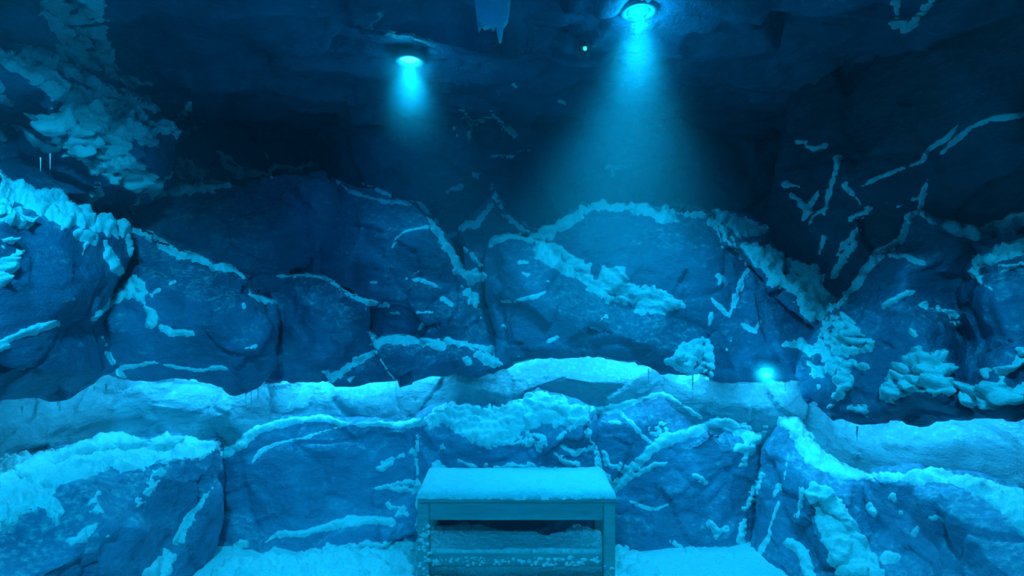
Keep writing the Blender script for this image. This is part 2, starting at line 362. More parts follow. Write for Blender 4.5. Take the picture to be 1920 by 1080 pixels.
boulder('rock_band', 'pale icy rock band at the right edge under the huge boulder',
    [(1490,700,3.1),(1620,740,2.85),(1800,710,2.6),(2010,680,2.35),(2010,980,2.05),(1920,950,2.2),(1750,910,2.45),(1620,915,2.65),(1500,870,2.9)],
    [(1700,830,2.52),(1850,820,2.3),(1600,830,2.7),(1930,860,2.15)], M_BAND, amp=0.6, thick=0.4)
# --- lower rocks under the ledge
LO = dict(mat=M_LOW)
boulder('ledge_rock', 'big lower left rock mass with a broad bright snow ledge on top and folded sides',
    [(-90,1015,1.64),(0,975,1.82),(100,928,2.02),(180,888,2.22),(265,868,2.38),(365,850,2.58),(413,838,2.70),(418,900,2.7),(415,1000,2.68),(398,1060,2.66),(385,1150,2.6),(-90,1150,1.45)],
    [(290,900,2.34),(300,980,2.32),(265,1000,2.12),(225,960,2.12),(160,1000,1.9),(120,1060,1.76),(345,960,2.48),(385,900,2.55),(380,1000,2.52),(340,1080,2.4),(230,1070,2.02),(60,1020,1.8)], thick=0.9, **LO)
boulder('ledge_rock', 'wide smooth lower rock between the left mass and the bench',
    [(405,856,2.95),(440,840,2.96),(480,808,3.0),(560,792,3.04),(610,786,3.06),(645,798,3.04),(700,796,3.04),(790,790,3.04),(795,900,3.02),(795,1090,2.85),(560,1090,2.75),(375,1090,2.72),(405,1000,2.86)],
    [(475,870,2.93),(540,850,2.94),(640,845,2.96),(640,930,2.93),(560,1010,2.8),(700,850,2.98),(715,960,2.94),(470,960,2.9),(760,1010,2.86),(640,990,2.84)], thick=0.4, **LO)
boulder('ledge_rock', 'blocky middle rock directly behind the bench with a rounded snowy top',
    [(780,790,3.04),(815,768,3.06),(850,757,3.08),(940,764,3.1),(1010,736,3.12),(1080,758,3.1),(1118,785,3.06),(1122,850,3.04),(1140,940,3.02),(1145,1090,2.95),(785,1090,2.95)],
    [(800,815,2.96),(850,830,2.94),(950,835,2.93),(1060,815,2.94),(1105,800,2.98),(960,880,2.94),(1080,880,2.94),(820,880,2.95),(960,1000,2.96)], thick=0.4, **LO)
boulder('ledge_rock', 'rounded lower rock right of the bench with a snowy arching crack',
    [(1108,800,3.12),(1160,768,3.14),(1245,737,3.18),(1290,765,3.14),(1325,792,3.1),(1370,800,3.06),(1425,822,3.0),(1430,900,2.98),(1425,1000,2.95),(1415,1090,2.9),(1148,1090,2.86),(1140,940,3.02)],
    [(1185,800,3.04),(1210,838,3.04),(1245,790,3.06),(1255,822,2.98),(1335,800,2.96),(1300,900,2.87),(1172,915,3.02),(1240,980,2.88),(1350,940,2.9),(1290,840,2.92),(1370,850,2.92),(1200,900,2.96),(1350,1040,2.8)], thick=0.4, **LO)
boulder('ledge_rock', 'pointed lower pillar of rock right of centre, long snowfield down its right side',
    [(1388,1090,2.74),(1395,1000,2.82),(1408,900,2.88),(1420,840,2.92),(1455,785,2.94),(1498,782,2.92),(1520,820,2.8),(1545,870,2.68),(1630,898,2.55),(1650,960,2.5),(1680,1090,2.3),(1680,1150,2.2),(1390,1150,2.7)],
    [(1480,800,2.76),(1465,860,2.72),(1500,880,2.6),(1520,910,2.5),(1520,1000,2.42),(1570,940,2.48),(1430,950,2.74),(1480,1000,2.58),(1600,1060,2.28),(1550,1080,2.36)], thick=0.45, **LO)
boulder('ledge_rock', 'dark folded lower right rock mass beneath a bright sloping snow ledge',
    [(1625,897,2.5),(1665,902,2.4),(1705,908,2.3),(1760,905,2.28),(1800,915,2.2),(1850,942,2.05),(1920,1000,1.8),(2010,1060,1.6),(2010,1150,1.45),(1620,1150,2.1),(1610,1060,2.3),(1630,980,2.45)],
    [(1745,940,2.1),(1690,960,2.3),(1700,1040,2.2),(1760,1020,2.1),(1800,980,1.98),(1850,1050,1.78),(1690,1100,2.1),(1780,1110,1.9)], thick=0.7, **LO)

# ------------------------------------------------------------------ snow laid on the rocks
ALLV = np.concatenate(SURF_V)
BVH = BVHTree.FromPolygons([tuple(p) for p in ALLV.tolist()], SURF_F, all_triangles=False)
ORI = Vector((0, 0, EYE))

def seg_d(X, Y, a, b):
    ax, ay, aw = a; bx, by, bw = b
    dx, dy = bx - ax, by - ay; t = np.clip(((X - ax) * dx + (Y - ay) * dy) / (dx * dx + dy * dy + 1e-9), 0, 1)
    return aw + (bw - aw) * t - np.hypot(X - ax - dx * t, Y - ay - dy * t)
def poly_d(X, Y, pts):
    ins = np.zeros(X.shape, bool); d = np.full(X.shape, 1e9)
    for (x0, y0), (x1, y1) in zip(pts, pts[1:] + pts[:1]):
        if y0 != y1:
            c = ((y0 > Y) != (y1 > Y)) & (X < (x1 - x0) * (Y - y0) / (y1 - y0) + x0); ins ^= c
        dx, dy = x1 - x0, y1 - y0; t = np.clip(((X - x0) * dx + (Y - y0) * dy) / (dx * dx + dy * dy + 1e-9), 0, 1)
        d = np.minimum(d, np.hypot(X - x0 - dx * t, Y - y0 - dy * t))
    return np.where(ins, d, -d)

SNOW_N = [0]
def snow(label, shapes, T=0.023, rag=5.0, lump=0.0, th=0.0, freq=14.0, name='snow_patch', cat='snow', step=2.5, mat=None, edge=9.0, up=0.75):
    """snow lying on the rock: SHAPES are strokes (x, y, halfwidth) and outlines (x, y); T thickness in metres;
    lump opens bare gaps between clumps"""
    xs = [p[0] for s in shapes for p in s]; ys = [p[1] for s in shapes for p in s]; pad = 16
    X, Y = np.meshgrid(np.arange(min(xs) - pad, max(xs) + pad, step), np.arange(min(ys) - pad, max(ys) + pad, step))
    s = np.full(X.shape, -1e9)
    for sh in shapes:
        if len(sh[0]) == 3:
            if len(sh) == 1: s = np.maximum(s, sh[0][2] - np.hypot(X - sh[0][0], Y - sh[0][1]))
            for a, b in zip(sh, sh[1:]): s = np.maximum(s, seg_d(X, Y, a, b))
        else: s = np.maximum(s, poly_d(X, Y, [tuple(p) for p in sh]))
    cand = s > -14
    idx = np.full(X.shape, -1); pos = []; nor = []
    for j, i in zip(*np.nonzero(cand)):
        d = Vector(((X[j, i] - 960) / F, 1.0, -(Y[j, i] - 540) / F))
        h, n_, _, _ = BVH.ray_cast(ORI, d.normalized())
        if h is None: continue
        if n_.dot(d) > 0: n_ = -n_
        idx[j, i] = len(pos); pos.append(h); nor.append(n_)
    if not pos: return None
    pos = np.array(pos); nor = np.array(nor)
    js, is_ = np.nonzero(idx >= 0); sv = s[js, is_]
    k = SNOW_N[0]; SNOW_N[0] += 1
    wig = rag * (1.0 * noise(pos * 9 + k) + 1.2 * noise(pos * 24 + k) + 0.8 * noise(pos * 60 + k))
    sv = sv + wig
    q = pos * np.array([freq, freq, freq * 1.9]) + 3.1 * k
    w1, w2, _ = worley(q * 0.95); clump = 0.8 - 1.7 * w1 * w1 + 0.45 * noise(q * 1.9)
    if lump: sv = np.minimum(sv, lump * (clump - th - 0.27))
    f = []
    grid = np.full(X.shape, -1); grid[js, is_] = np.arange(len(pos))
    sel = sv > -3.0
    for j in range(X.shape[0] - 1):
        for i in range(X.shape[1] - 1):
            c = (grid[j, i], grid[j + 1, i], grid[j + 1, i + 1], grid[j, i + 1])
            if min(c) < 0 or not any(sv[list(c)] > 0): continue
            y = pos[list(c), 1]
            if y.max() - y.min() > 0.18: continue
            f.append(c)
    if not f: return None
    used = np.unique(np.array(f)); rem = -np.ones(len(pos), int); rem[used] = np.arange(len(used))
    f = [tuple(rem[list(c)]) for c in f]; pos, nor, sv, clump = pos[used], nor[used], sv[used], clump[used]
    # smooth underlying facets a little so that the snow is soft
    ea = np.array([(a, b) for c in f for a, b in zip(c, c[1:] + c[:1])])
    def lap(arr, it):
        for _ in range(it):
            acc = np.zeros_like(arr); cnt = np.zeros(len(arr))
            np.add.at(acc, ea[:, 0], arr[ea[:, 1]]); np.add.at(acc, ea[:, 1], arr[ea[:, 0]])
            np.add.at(cnt, ea[:, 0], 1); np.add.at(cnt, ea[:, 1], 1)
            arr = 0.5 * arr + 0.5 * acc / np.maximum(cnt, 1)[:, None]
        return arr
    nor = lap(nor, 5)
    if lump: up = 0.35
    dirn = nor + np.array([0, -0.15, up]); dirn /= np.linalg.norm(dirn, axis=1)[:, None] + 1e-9
    rise = np.sqrt(np.clip(sv / edge, 0, 1)) * (0.62 + 0.75 * np.clip(clump, -0.6, 1.0)) - 0.25 * (sv <= 0)
    if lump: rise = rise * (0.35 + 1.0 * np.clip(clump + 0.1, 0, 1.1))
    rise = rise + np.clip(sv / 6, 0, 1) * 0.28 * (noise(pos * 70 + k) + 0.6 * noise(pos * 150 + k))
    v = pos + dirn * (T * rise)[:, None]
    v = lap(v, 1)
    # separate lumps become parts of their own
    par = list(range(len(v)))
    def find(a):
        while par[a] != a: par[a] = par[par[a]]; a = par[a]
        return a
    for c in f:
        r0 = find(c[0])
        for b in c[1:]:
            rb = find(b)
            if rb != r0: par[rb] = r0
    comp = {}
    for c in f: comp.setdefault(find(c[0]), []).append(c)
    comps = sorted([c for c in comp.values() if len(c) >= 7], key=len, reverse=True)[:90]
    if not comps: comps = [f]
    def sub(fs):
        u_ = np.unique(np.array(fs)); mp = {int(a): k for k, a in enumerate(u_)}
        return v[u_], [tuple(mp[int(i)] for i in c) for c in fs]
    if len(comps) == 1:
        vv, ff = sub(comps[0]); return tag(mesh_np(name, vv, ff, mat or M_SNOW), label, cat)
    vv, _ = sub(comps[0]); c0 = vv.mean(0)
    e = bpy.data.objects.new(name, None); C.objects.link(e); e.location = Vector(c0.tolist()); tag(e, label, cat)
    for cc in comps:
        vv, ff = sub(cc); mesh_np('snow_clump', vv - c0, ff, mat or M_SNOW, e)
    return e

# lower ledges
snow('broad bright snow sheet covering the lower left ledge',
     [[(-60,885),(0,858),(90,850),(150,828),(200,814),(240,814),(262,828),(290,824),(310,814),(350,822),(413,830),(416,842),(365,860),(300,864),(265,880),(235,884),(205,880),(175,895),(130,905),(100,917),(100,935),(127,960),(105,982),(88,962),(60,958),(20,985),(0,996),(-60,1030)]], T=0.045, name='snow_sheet', rag=6, edge=16)
snow('string of small snow clumps down the folded side of the lower left rock',
     [[(315,862,8),(300,885,9),(285,905,9),(272,930,10),(258,945,5)]], T=0.023, lump=26, th=-0.12, freq=26)
snow('slanting white snow strip in a fold beside the lower left rock corner',
     [[(400,912),(380,950),(360,985),(340,1015),(325,1020),(330,1000),(355,960),(385,925)],[(310,1030),(332,1040),(318,1080),(300,1100),(258,1100),(270,1070)]], T=0.02, rag=4)
snow('ragged snow patch low on the front of the lower left rock',
     [[(130,1018,6),(150,1010,9),(170,995,9),(184,982,4)],[(205,1005,7)]], T=0.018, rag=5)
snow('cluster of tiny snow flecks on the front of the lower left rock',
     [[(180,925,5),(175,950,10),(185,960,9)]], T=0.016, lump=26, th=0, freq=30)
snow('snow rim along the top of the wide lower rock left of the bench',
     [[(420,852,7),(445,838,10),(470,815,11),(500,800,8),(560,789,6),(610,784,5),(645,796,4),(700,796,5),(760,796,7),(785,790,9)]], T=0.025, name='snow_strip', rag=3)
snow('curved snow line below the rim of the wide lower rock left of the bench',
     [[(472,868,2.5),(490,845,4),(520,831,3),(570,822,3),(600,810,3),(640,800,2)]], T=0.012, rag=1.5, name='snow_strip')
snow('lone curved snow ridge on the face of the wide lower rock',
     [[(502,1016,4),(520,1003,6),(570,1000,6),(620,986,8),(660,976,10),(700,975,9),(735,978,8)]], T=0.02, rag=2, name='snow_ridge')
snow('small snow tuft beside the crack left of the bench top',
     [[(700,918,4),(730,912,6),(780,910,12)],[(712,880,7),(740,858,6),(778,846,5)],[(735,946,7),(760,960,9),(742,966,5)]], T=0.018, rag=5, lump=40, th=-0.25, freq=22)
snow('thin line of snow in the vertical crack left of the bench',
     [[(784,815,3),(780,850,4),(783,890,4),(782,920,4),(780,1000,2)]], T=0.012, rag=4)
snow('snow drift on the floor left of the bench',
     [[(400,1070),(440,1050),(500,1038),(560,1040),(620,1024),(680,1018),(785,1016),(785,1100),(380,1100)],[(440,1030,6),(465,1020,8)]], T=0.05, rag=6, edge=20, name='snow_drift')
snow('snow drift on the floor right of the bench',
     [[(1150,1020),(1180,1028),(1215,1045),(1240,1075),(1250,1100),(1150,1100)],[(1150,1030,8),(1175,1030,6)]], T=0.04, rag=6, edge=16, name='snow_drift')
snow('thick uneven snow cap on the block behind the bench',
     [[(780,790),(812,766),(850,755),(890,760),(935,765),(960,752),(1000,735),(1040,740),(1065,755),(1100,765),(1110,785),(1095,800),(1060,800),(1020,795),(990,810),(930,835),(915,845),(908,840),(880,825),(850,808),(820,800),(785,800)]], T=0.045, name='snow_mound', rag=6, edge=14)
snow('loose snow scatter on the front of the block behind the bench',
     [[(900,828),(960,808),(1020,812),(1032,835),(1010,850),(970,835),(910,840)],[(830,838,6)],[(1048,820,5),(1070,800,4)]], T=0.016, lump=30, th=-0.1, freq=26)
snow('white snow crescent on the right of the block behind the bench',
     [[(1050,835,3),(1075,850,5),(1100,842,7),(1115,840,6)],[(1040,850,3),(1060,868,6),(1085,870,5)],[(860,863,3),(885,875,5),(905,878,4),(912,870,3)]], T=0.015, rag=4)
snow('short snow blobs peeking over the back of the bench',
     [[(820,872,6),(830,880,6)],[(930,878,6),(960,874,7),(1000,880,6),(1040,878,5)]], T=0.02, rag=5)
snow('jagged snow in the crack right of the block behind the bench',
     [[(1104,790,4),(1103,815,3),(1112,835,6),(1120,855,8),(1122,880,5)],[(1130,845,5),(1140,870,7),(1175,880,8),(1190,870,5)],[(1128,890,6),(1155,905,9),(1150,925,6)]], T=0.018, rag=5, lump=40, th=-0.3, freq=22)
snow('snow rim running from the block to the pointed top right of the bench',
     [[(1110,768,7),(1140,770,9),(1160,765,7),(1200,748,4),(1243,738,4),(1275,757,3),(1315,785,3)]], T=0.02, rag=3, name='snow_strip')
snow('thin snow branch dropping from the rim right of the bench',
     [[(1160,770,3),(1180,790,4),(1205,818,4),(1222,830,3)],[(1130,790,2),(1160,792,4)]], T=0.012, rag=2, name='snow_ridge')
snow('bold snow arch climbing right from the bench corner',
     [[(1152,918,6),(1175,895,8),(1200,865,9),(1225,840,10),(1250,825,12),(1290,815,11),(1330,795,9),(1360,792,10)],[(1172,905,3),(1200,885,5),(1230,872,4),(1250,868,3)]], T=0.03, rag=3, name='snow_ridge')
snow('feathery snow crest joining the arch to the pointed pillar',
     [[(1335,785,6),(1365,795,10),(1400,812,12),(1415,830,8),(1435,808,5)],[(1385,838,6),(1410,845,8)]], T=0.025, rag=6, name='snow_ridge')
snow('faint hoarfrost patch on the rounded rock right of the bench',
     [[(1225,810,8),(1245,800,9),(1240,815,10)]], T=0.012, lump=24, th=0.05, freq=34)
snow('thin snow bow on the dark lower face right of the bench',
     [[(1182,940,2),(1210,952,3.5),(1230,955,3),(1252,946,2)]], T=0.01, rag=1.5)
snow('small curled snow patches low between the bench and the pillar',
     [[(1300,890,3),(1322,906,4)],[(1326,976,3),(1345,998,7),(1362,992,6),(1366,985,3)],[(1255,1015,4),(1290,1030,8),(1320,1035,6)],[(1345,1050,8),(1375,1040,7)]], T=0.017, rag=5, lump=40, th=-0.3, freq=22)
snow('bright snow slope covering the top right flank of the pointed pillar',
     [[(1452,788),(1462,780),(1499,781),(1512,805),(1530,830),(1560,855),(1600,880),(1635,892),(1640,900),(1600,900),(1570,895),(1540,880),(1510,870),(1500,850),(1490,830),(1475,808),(1458,796)]], T=0.035, name='snow_slope', rag=4, edge=12)
snow('long tongue of snow running down the pointed pillar to the floor',
     [[(1518,905),(1545,910),(1580,935),(1600,970),(1625,1020),(1650,1060),(1665,1100),(1580,1100),(1550,1050),(1540,1010),(1525,960),(1512,930)]], T=0.035, name='snow_slope', rag=6, edge=12)
snow('crooked snow patch left of the long snow tongue',
     [[(1475,1018,6),(1495,1025,9),(1510,1050,12),(1520,1080,12)],[(1504,920,3),(1498,960,4),(1494,985,3)]], T=0.022, rag=5)
snow('row of snow beads down the left edge of the pointed pillar',
     [[(1430,890,4),(1415,915,7),(1405,940,8),(1398,955,8)],[(1395,980,6),(1390,1010,5)],[(1396,870,6),(1400,850,5)]], T=0.021, rag=5, lump=30, th=-0.3, freq=30)
snow('short white snow wisps on the front of the pointed pillar',
     [[(1460,912,6),(1452,930,4)],[(1445,1000,3),(1428,1030,6),(1424,1040,4)],[(1478,850,1.5),(1470,900,1.5)],[(1440,1000,1.5),(1460,940,1.5)]], T=0.012, rag=2)
snow('long bright snow edge sweeping down the lower right ledge',
     [[(1636,890),(1690,886),(1760,882),(1800,892),(1860,905),(1930,930),(2000,960),(2000,1060),(1930,1010),(1890,970),(1850,938),(1810,918),(1765,902),(1725,916),(1700,906),(1650,902)]], T=0.04, name='snow_sheet', rag=4, edge=14)
snow('sprinkled snow clots on the dark lower right rock',
     [[(1630,950,6),(1640,962,4)],[(1672,932,7),(1680,942,4)],[(1712,1005,5),(1720,990,5)],[(1735,970,6),(1750,972,8)],[(1662,1048,12),(1680,1045,5)],[(1690,960,5)]], T=0.02, rag=4)
# left upper
snow('broad luminous snow cap on the sloping shoulder of the left edge boulder',
     [[(-50,322),(0,326),(50,352),(100,362),(140,378),(190,392),(235,412),(246,432),(235,445),(200,440),(170,432),(140,425),(125,436),(110,420),(85,405),(60,395),(30,380),(0,378),(-50,372)]], T=0.05, name='snow_mound', rag=6, edge=12)
snow('knobbly snow clumps hanging at the left picture edge below the snow cap',
     [[(0,400,16),(25,410,14),(48,420,12)],[(5,455,12),(30,475,14),(10,500,16),(0,525,12)]], T=0.041, rag=7, lump=40, th=-0.35, freq=18)
snow('dripping snow fringe under the cap of the left edge boulder',
     [[(118,425,8),(116,432,5)],[(150,440,9),(175,445,10)],[(195,455,5),(205,480,7),(220,500,10),(228,515,6)],[(240,440,5),(246,470,6),(247,480,3)],[(160,460,3),(154,480,2)]], T=0.022, rag=5)
snow('thin upright snow crust joining the crag to the boulder cap',
     [[(230,435,4),(245,400,7),(262,370,6),(270,360,3)],[(150,385,8),(175,372,12),(185,345,6)]], T=0.021, rag=5, lump=34, th=-0.25, freq=24)
snow('lumpy snow blanket spread over the lower part of the steep crag',
     [[(65,225),(110,205),(160,195),(215,215),(260,235),(300,250),(275,262),(235,265),(250,290),(275,320),(300,345),(280,362),(240,350),(200,335),(160,310),(140,290),(110,275),(70,245)]], T=0.052, name='snow_blanket', rag=8, lump=46, th=-0.42, freq=15, edge=10)
snow('thick snow rim along the lower diagonal of the steep crag',
     [[(0,105,12),(50,130,14),(100,165,15),(140,190,17),(170,220,18),(190,245,16)]], T=0.04, rag=7, name='snow_strip', edge=10)
snow('upper snow rim crossing the steep crag toward the cave hollow',
     [[(20,92,9),(60,100,12),(100,118,12),(150,145,10),(200,170,9),(245,185,11),(275,190,10),(290,205,6)]], T=0.035, rag=5, name='snow_strip')
snow('scaly snow clumps between the two rims of the steep crag',
     [[(120,150),(190,180),(240,195),(280,215),(260,235),(200,225),(150,200)]], T=0.035, lump=36, th=-0.15, freq=20)
snow('broken snow lumps trailing off the right end of the steep crag',
     [[(285,230,10),(310,238,12),(335,250,8)],[(320,230,6),(345,215,8),(356,195,5)],[(270,262,8),(290,270,7)],[(340,262,5),(375,230,4)]], T=0.029, rag=5, lump=36, th=-0.3, freq=20)
snow('frosted snow curtain down the right flank of the top left column',
     [[(70,-40),(190,-40),(200,50),(215,110),(200,140),(150,125),(110,100),(95,60),(75,20)]], T=0.029, name='snow_curtain', rag=6, lump=44, th=-0.35, freq=10, edge=14)
snow('ragged snow tail at the foot of the top left column',
     [[(195,110,8),(215,140,10),(235,150,9),(255,155,5),(285,160,3)],[(110,90,8),(120,115,6)],[(150,100,5),(150,125,3)]], T=0.02, rag=5)
snow('small snow shelf halfway down the left edge of the steep crag',
     [[(8,232,3),(45,243,4),(62,265,6),(85,278,9),(108,280,7)]], T=0.022, rag=4)
snow('snow lumps cut by the picture edge beside the dark hollow of the crag',
     [[(-20,140,14),(0,165,10)],[(0,185,8),(18,195,8)],[(0,250,5),(8,262,4)]], T=0.03, rag=4)
snow('flat snow shelf on top of the smooth inclined slab',
     [[(285,368,7),(320,358,11),(360,352,11),(400,350,8),(430,347,5)]], T=0.03, rag=6, name='snow_bank')
snow('pebbly snow scatter beside the cave hollow above the inclined slab',
     [[(310,335),(330,290),(360,300),(390,320),(380,345)],[(400,270),(440,300),(470,325),(450,340),(415,310)]], T=0.025, lump=36, th=-0.12, freq=22)
snow('faint forked snow wisps at the foot of the cave hollow',
     [[(470,325,5),(505,330,6)],[(515,310,3),(550,318,6),(585,305,3)],[(500,290,2),(510,318,3)]], T=0.016, rag=4)
# middle left
snow('snow line along the long sloping top edge of the split boulder',
     [[(248,430,4),(280,442,8),(310,462,8),(340,475,9),(370,483,8),(400,503,6),(430,500,5),(458,520,3)]], T=0.028, rag=3, name='snow_strip')
snow('forked snow patch in the middle of the split boulder',
     [[(175,597,4),(205,575,6),(235,545,12),(250,530,13),(268,545,9),(285,553,4)],[(258,555,6),(275,575,7),(288,595,7),(282,610,5)]], T=0.028, rag=5)
snow('short bright snow dashes on the face of the split boulder',
     [[(287,550,3),(305,538,3),(327,527,2)],[(307,615,9),(325,625,8),(360,624,5)],[(457,570,4),(458,578,3)]], T=0.018, rag=3)
snow('wavy snow line in the lower crack of the split boulder',
     [[(228,690,4),(260,685,4),(290,680,4),(340,690,3),(380,695,3),(412,688,5),(425,692,3)],[(222,698,6),(232,708,4)]], T=0.018, rag=2, name='snow_ridge')
snow('dotted snow trail down the left seam of the split boulder',
     [[(193,632,4)],[(198,645,3)],[(202,662,5),(212,680,4)],[(175,612,3)]], T=0.014, rag=3)
snow('icy snow rim on the far corner of the split boulder',
     [[(465,535,4),(470,552,4),(490,562,4),(515,566,3)],[(455,655,2),(480,648,3)]], T=0.014, rag=3, name='snow_strip')
snow('almond snow patch on the lower left boulder face',
     [[(0,645,5),(30,630,7),(70,616,9),(110,607,4)],[(0,655,8),(15,650,5)]], T=0.025, rag=4)
# central pyramid
snow('thin snow rim over the blunt boulder',
     [[(520,518,2),(560,516,3),(610,520,2),(635,538,4),(660,555,5),(690,568,6),(728,572,5)]], T=0.015, rag=2, name='snow_strip')
snow('long snow crest along the left top edge of the pyramid slab',
     [[(630,338,2),(655,358,3),(690,370,4),(720,378,4),(760,380,5),(785,383,5),(800,400,6),(815,420,6)],[(680,345,2),(710,358,3),(750,374,3)]], T=0.02, rag=2, name='snow_strip')
snow('jagged snow ridge descending the right edge of the pyramid slab',
     [[(815,420,6),(830,450,9),(850,480,9),(865,510,9),(880,520,14),(905,520,10)],[(870,540,7),(890,555,9),(895,575,6)],[(893,570,4),(905,590,4)],[(850,440,6),(835,445,5)]], T=0.028, rag=6, name='snow_ridge')
snow('fine snow outline of the five-sided facet on the pyramid slab',
     [[(735,465,1.5),(745,445,2),(760,433,2.5),(800,425,3),(815,425,3)],[(775,515,1.2),(792,503,1.2)]], T=0.008, rag=1, name='snow_strip', step=2)
snow('small snow dashes across the lower pyramid slab',
     [[(762,522,2),(795,526,3),(820,537,3)],[(830,560,5),(848,572,4)],[(780,586,3),(812,585,2)],[(732,585,3),(748,587,3)],[(785,615,3),(792,608,3)],[(695,530,3),(705,530,3)]], T=0.012, rag=2)
snow('snow band along the flat top of the low faceted boulder',
     [[(704,648,6),(720,638,8),(750,636,8),(790,640,7),(830,648,7)],[(838,640,6),(865,642,7),(900,652,5),(920,655,5)]], T=0.025, rag=4, name='snow_strip')
snow('crumbly snow at the right end of the low faceted boulder',
     [[(895,665,8),(915,675,12),(935,682,7)],[(870,675,5),(885,678,4)]], T=0.021, rag=5, lump=40, th=-0.2, freq=24)
snow('snow seam down the left side of the low faceted boulder',
     [[(690,612,3),(698,630,4),(704,648,5)],[(705,660,5),(680,672,7),(655,685,7),(640,700,5),(620,708,6),(605,695,5)],[(688,570,1.5),(688,605,1.5)]], T=0.018, rag=4)
snow('diagonal hairline of snow on the low faceted boulder',
     [[(712,672,1.5),(730,700,2),(747,718,1.5)],[(665,705,2),(655,712,3)]], T=0.007, rag=1, step=2)
# central gully
snow('short snow bar high in the centre gully',
     [[(858,430,5),(875,422,9),(895,418,6),(910,400,4),(920,388,5)],[(838,362,2),(850,352,4),(865,350,3)]], T=0.02, rag=5)
snow('speckled snow streak rising up the centre gully',
     [[(920,345,5),(930,370,7),(942,385,5)],[(890,325,2),(895,330,2)]], T=0.016, lump=30, th=-0.15, freq=28)
snow('curved snow hook at the top of the centre gully',
     [[(938,402,5),(955,408,8),(975,420,8),(990,435,7)],[(870,470,4),(880,468,2)],[(877,470,3),(890,485,4),(903,498,3)]], T=0.022, rag=4)
# centre-right
snow('wide snow crown over the arched slab',
     [[(1000,440,8),(1030,435,12),(1060,415,12),(1090,395,10),(1120,388,10),(1160,388,10),(1200,395,9),(1240,405,10),(1265,412,7)],[(1230,388),(1270,380),(1330,395),(1380,400),(1440,430),(1430,445),(1380,440),(1360,420),(1340,412),(1290,405),(1240,395)]], T=0.04, rag=6, name='snow_mound', edge=10)
snow('curved snow lip on the upper left of the large centre slab',
     [[(918,460,4),(930,448,7),(960,443,6),(990,446,6),(1010,455,5)]], T=0.02, rag=3, name='snow_strip')
snow('broad snow shelf slanting down between the arched and centre slabs',
     [[(1005,450),(1050,462),(1095,488),(1108,500),(1105,515),(1115,520),(1130,498),(1165,500),(1185,530),(1200,540),(1225,535),(1255,550),(1285,575),(1240,590),(1205,590),(1190,588),(1200,570),(1160,572),(1145,568),(1120,552),(1095,545),(1100,530),(1060,515),(1030,498),(1005,480),(1000,465)]], T=0.035, rag=5, name='snow_bank', edge=9)
snow('narrow white snow bow on the face of the large centre slab',
     [[(942,566,2.5),(970,563,3),(1005,556,3.5),(1022,547,2.5)]], T=0.012, rag=1.5)
snow('few snow spots on the upper face of the large centre slab',
     [[(972,492,4),(988,492,4)],[(980,511,3),(990,515,3)],[(1025,529,2),(1035,529,2)]], T=0.012, rag=2)
snow('pale snow crumbs low on the large centre slab',
     [[(938,600,2),(950,592,2)],[(942,610,3),(948,615,2)],[(1028,640,5),(1045,632,4)],[(970,668,3),(985,671,3)],[(1120,605,2),(1135,593,2)]], T=0.014, rag=3, lump=34, th=-0.2, freq=30)
snow('scalloped snow fan beside the spike-shaped boulder',
     [[(1232,678),(1262,665),(1280,645),(1320,630),(1338,650),(1342,670),(1338,695),(1345,712),(1310,714),(1280,710),(1260,690)]], T=0.025, rag=4, lump=50, th=-0.5, freq=18, name='snow_fan')
snow('snow line down the left edge of the spike-shaped boulder',
     [[(1403,505,4),(1388,535,5),(1375,570,5),(1368,592,4)],[(1335,560,3),(1350,575,4),(1366,592,4)],[(1334,590,4),(1330,610,4)]], T=0.02, rag=3, name='snow_strip')
snow('small forked snow marks on the spike-shaped boulder',
     [[(1390,607,2),(1410,618,5),(1418,620,3)],[(1418,618,3),(1428,594,2)],[(1345,518,5),(1355,525,5),(1350,530,4)],[(1365,617,3)],[(1370,640,4)],[(1362,654,4)],[(1435,545,3),(1436,552,2)]], T=0.014, rag=3)
snow('vast snow slope sweeping from the arched slab down to the huge right boulder',
     [[(1370,445),(1390,455),(1430,465),(1480,485),(1530,500),(1545,520),(1548,545),(1565,560),(1570,575),(1545,598),(1510,600),(1505,590),(1490,565),(1460,540),(1435,530),(1440,515),(1425,500),(1400,495),(1390,480),(1375,460)],[(1340,412,10),(1352,430,8),(1360,455,7)]], T=0.04, rag=7, name='snow_slope', edge=9)
snow('snow tuft at the foot of the great snow slope, left of the huge boulder',
     [[(1478,640),(1500,635),(1520,650),(1520,662),(1490,655),(1470,648)]], T=0.022, rag=5)
# right
snow('heavy snow rope along the sloping left edge of the huge boulder',
     [[(1722,398,5),(1705,405,7),(1697,430,6),(1688,450,7),(1660,468,8),(1638,485,9),(1620,510,8),(1605,535,8),(1585,555,5),(1570,575,4)]], T=0.035, rag=3, name='snow_strip')
snow('thick curved snow roll on top of the huge boulder',
     [[(1726,402,5),(1760,415,9),(1795,432,12),(1830,438,13),(1870,430,12),(1910,418,14),(1960,410,14)]], T=0.045, rag=4, name='snow_roll', edge=10)
snow('snow hook curling along the right edge of the huge boulder',
     [[(1860,545,3),(1840,530,6),(1826,510,7),(1835,490,9),(1870,478,11),(1910,468,14),(1960,460,14)],[(1880,500,5),(1920,495,6)]], T=0.035, rag=6, lump=46, th=-0.4, freq=18)
snow('small snow tongue below the shoulder of the huge boulder',
     [[(1665,478,3),(1695,480,5),(1715,490,5),(1733,494,3)],[(1658,575,4),(1680,560,6),(1700,548,6),(1715,547,4)]], T=0.022, rag=3)
snow('clustered snow cushions on the left face of the huge boulder',
     [[(1545,600),(1570,592),(1600,600),(1630,630),(1652,645),(1640,662),(1600,668),(1560,700),(1545,690),(1530,650)],[(1530,700,5),(1520,680,7),(1535,640,6)],[(1545,705,4)]], T=0.041, rag=7, lump=40, th=-0.3, freq=15)
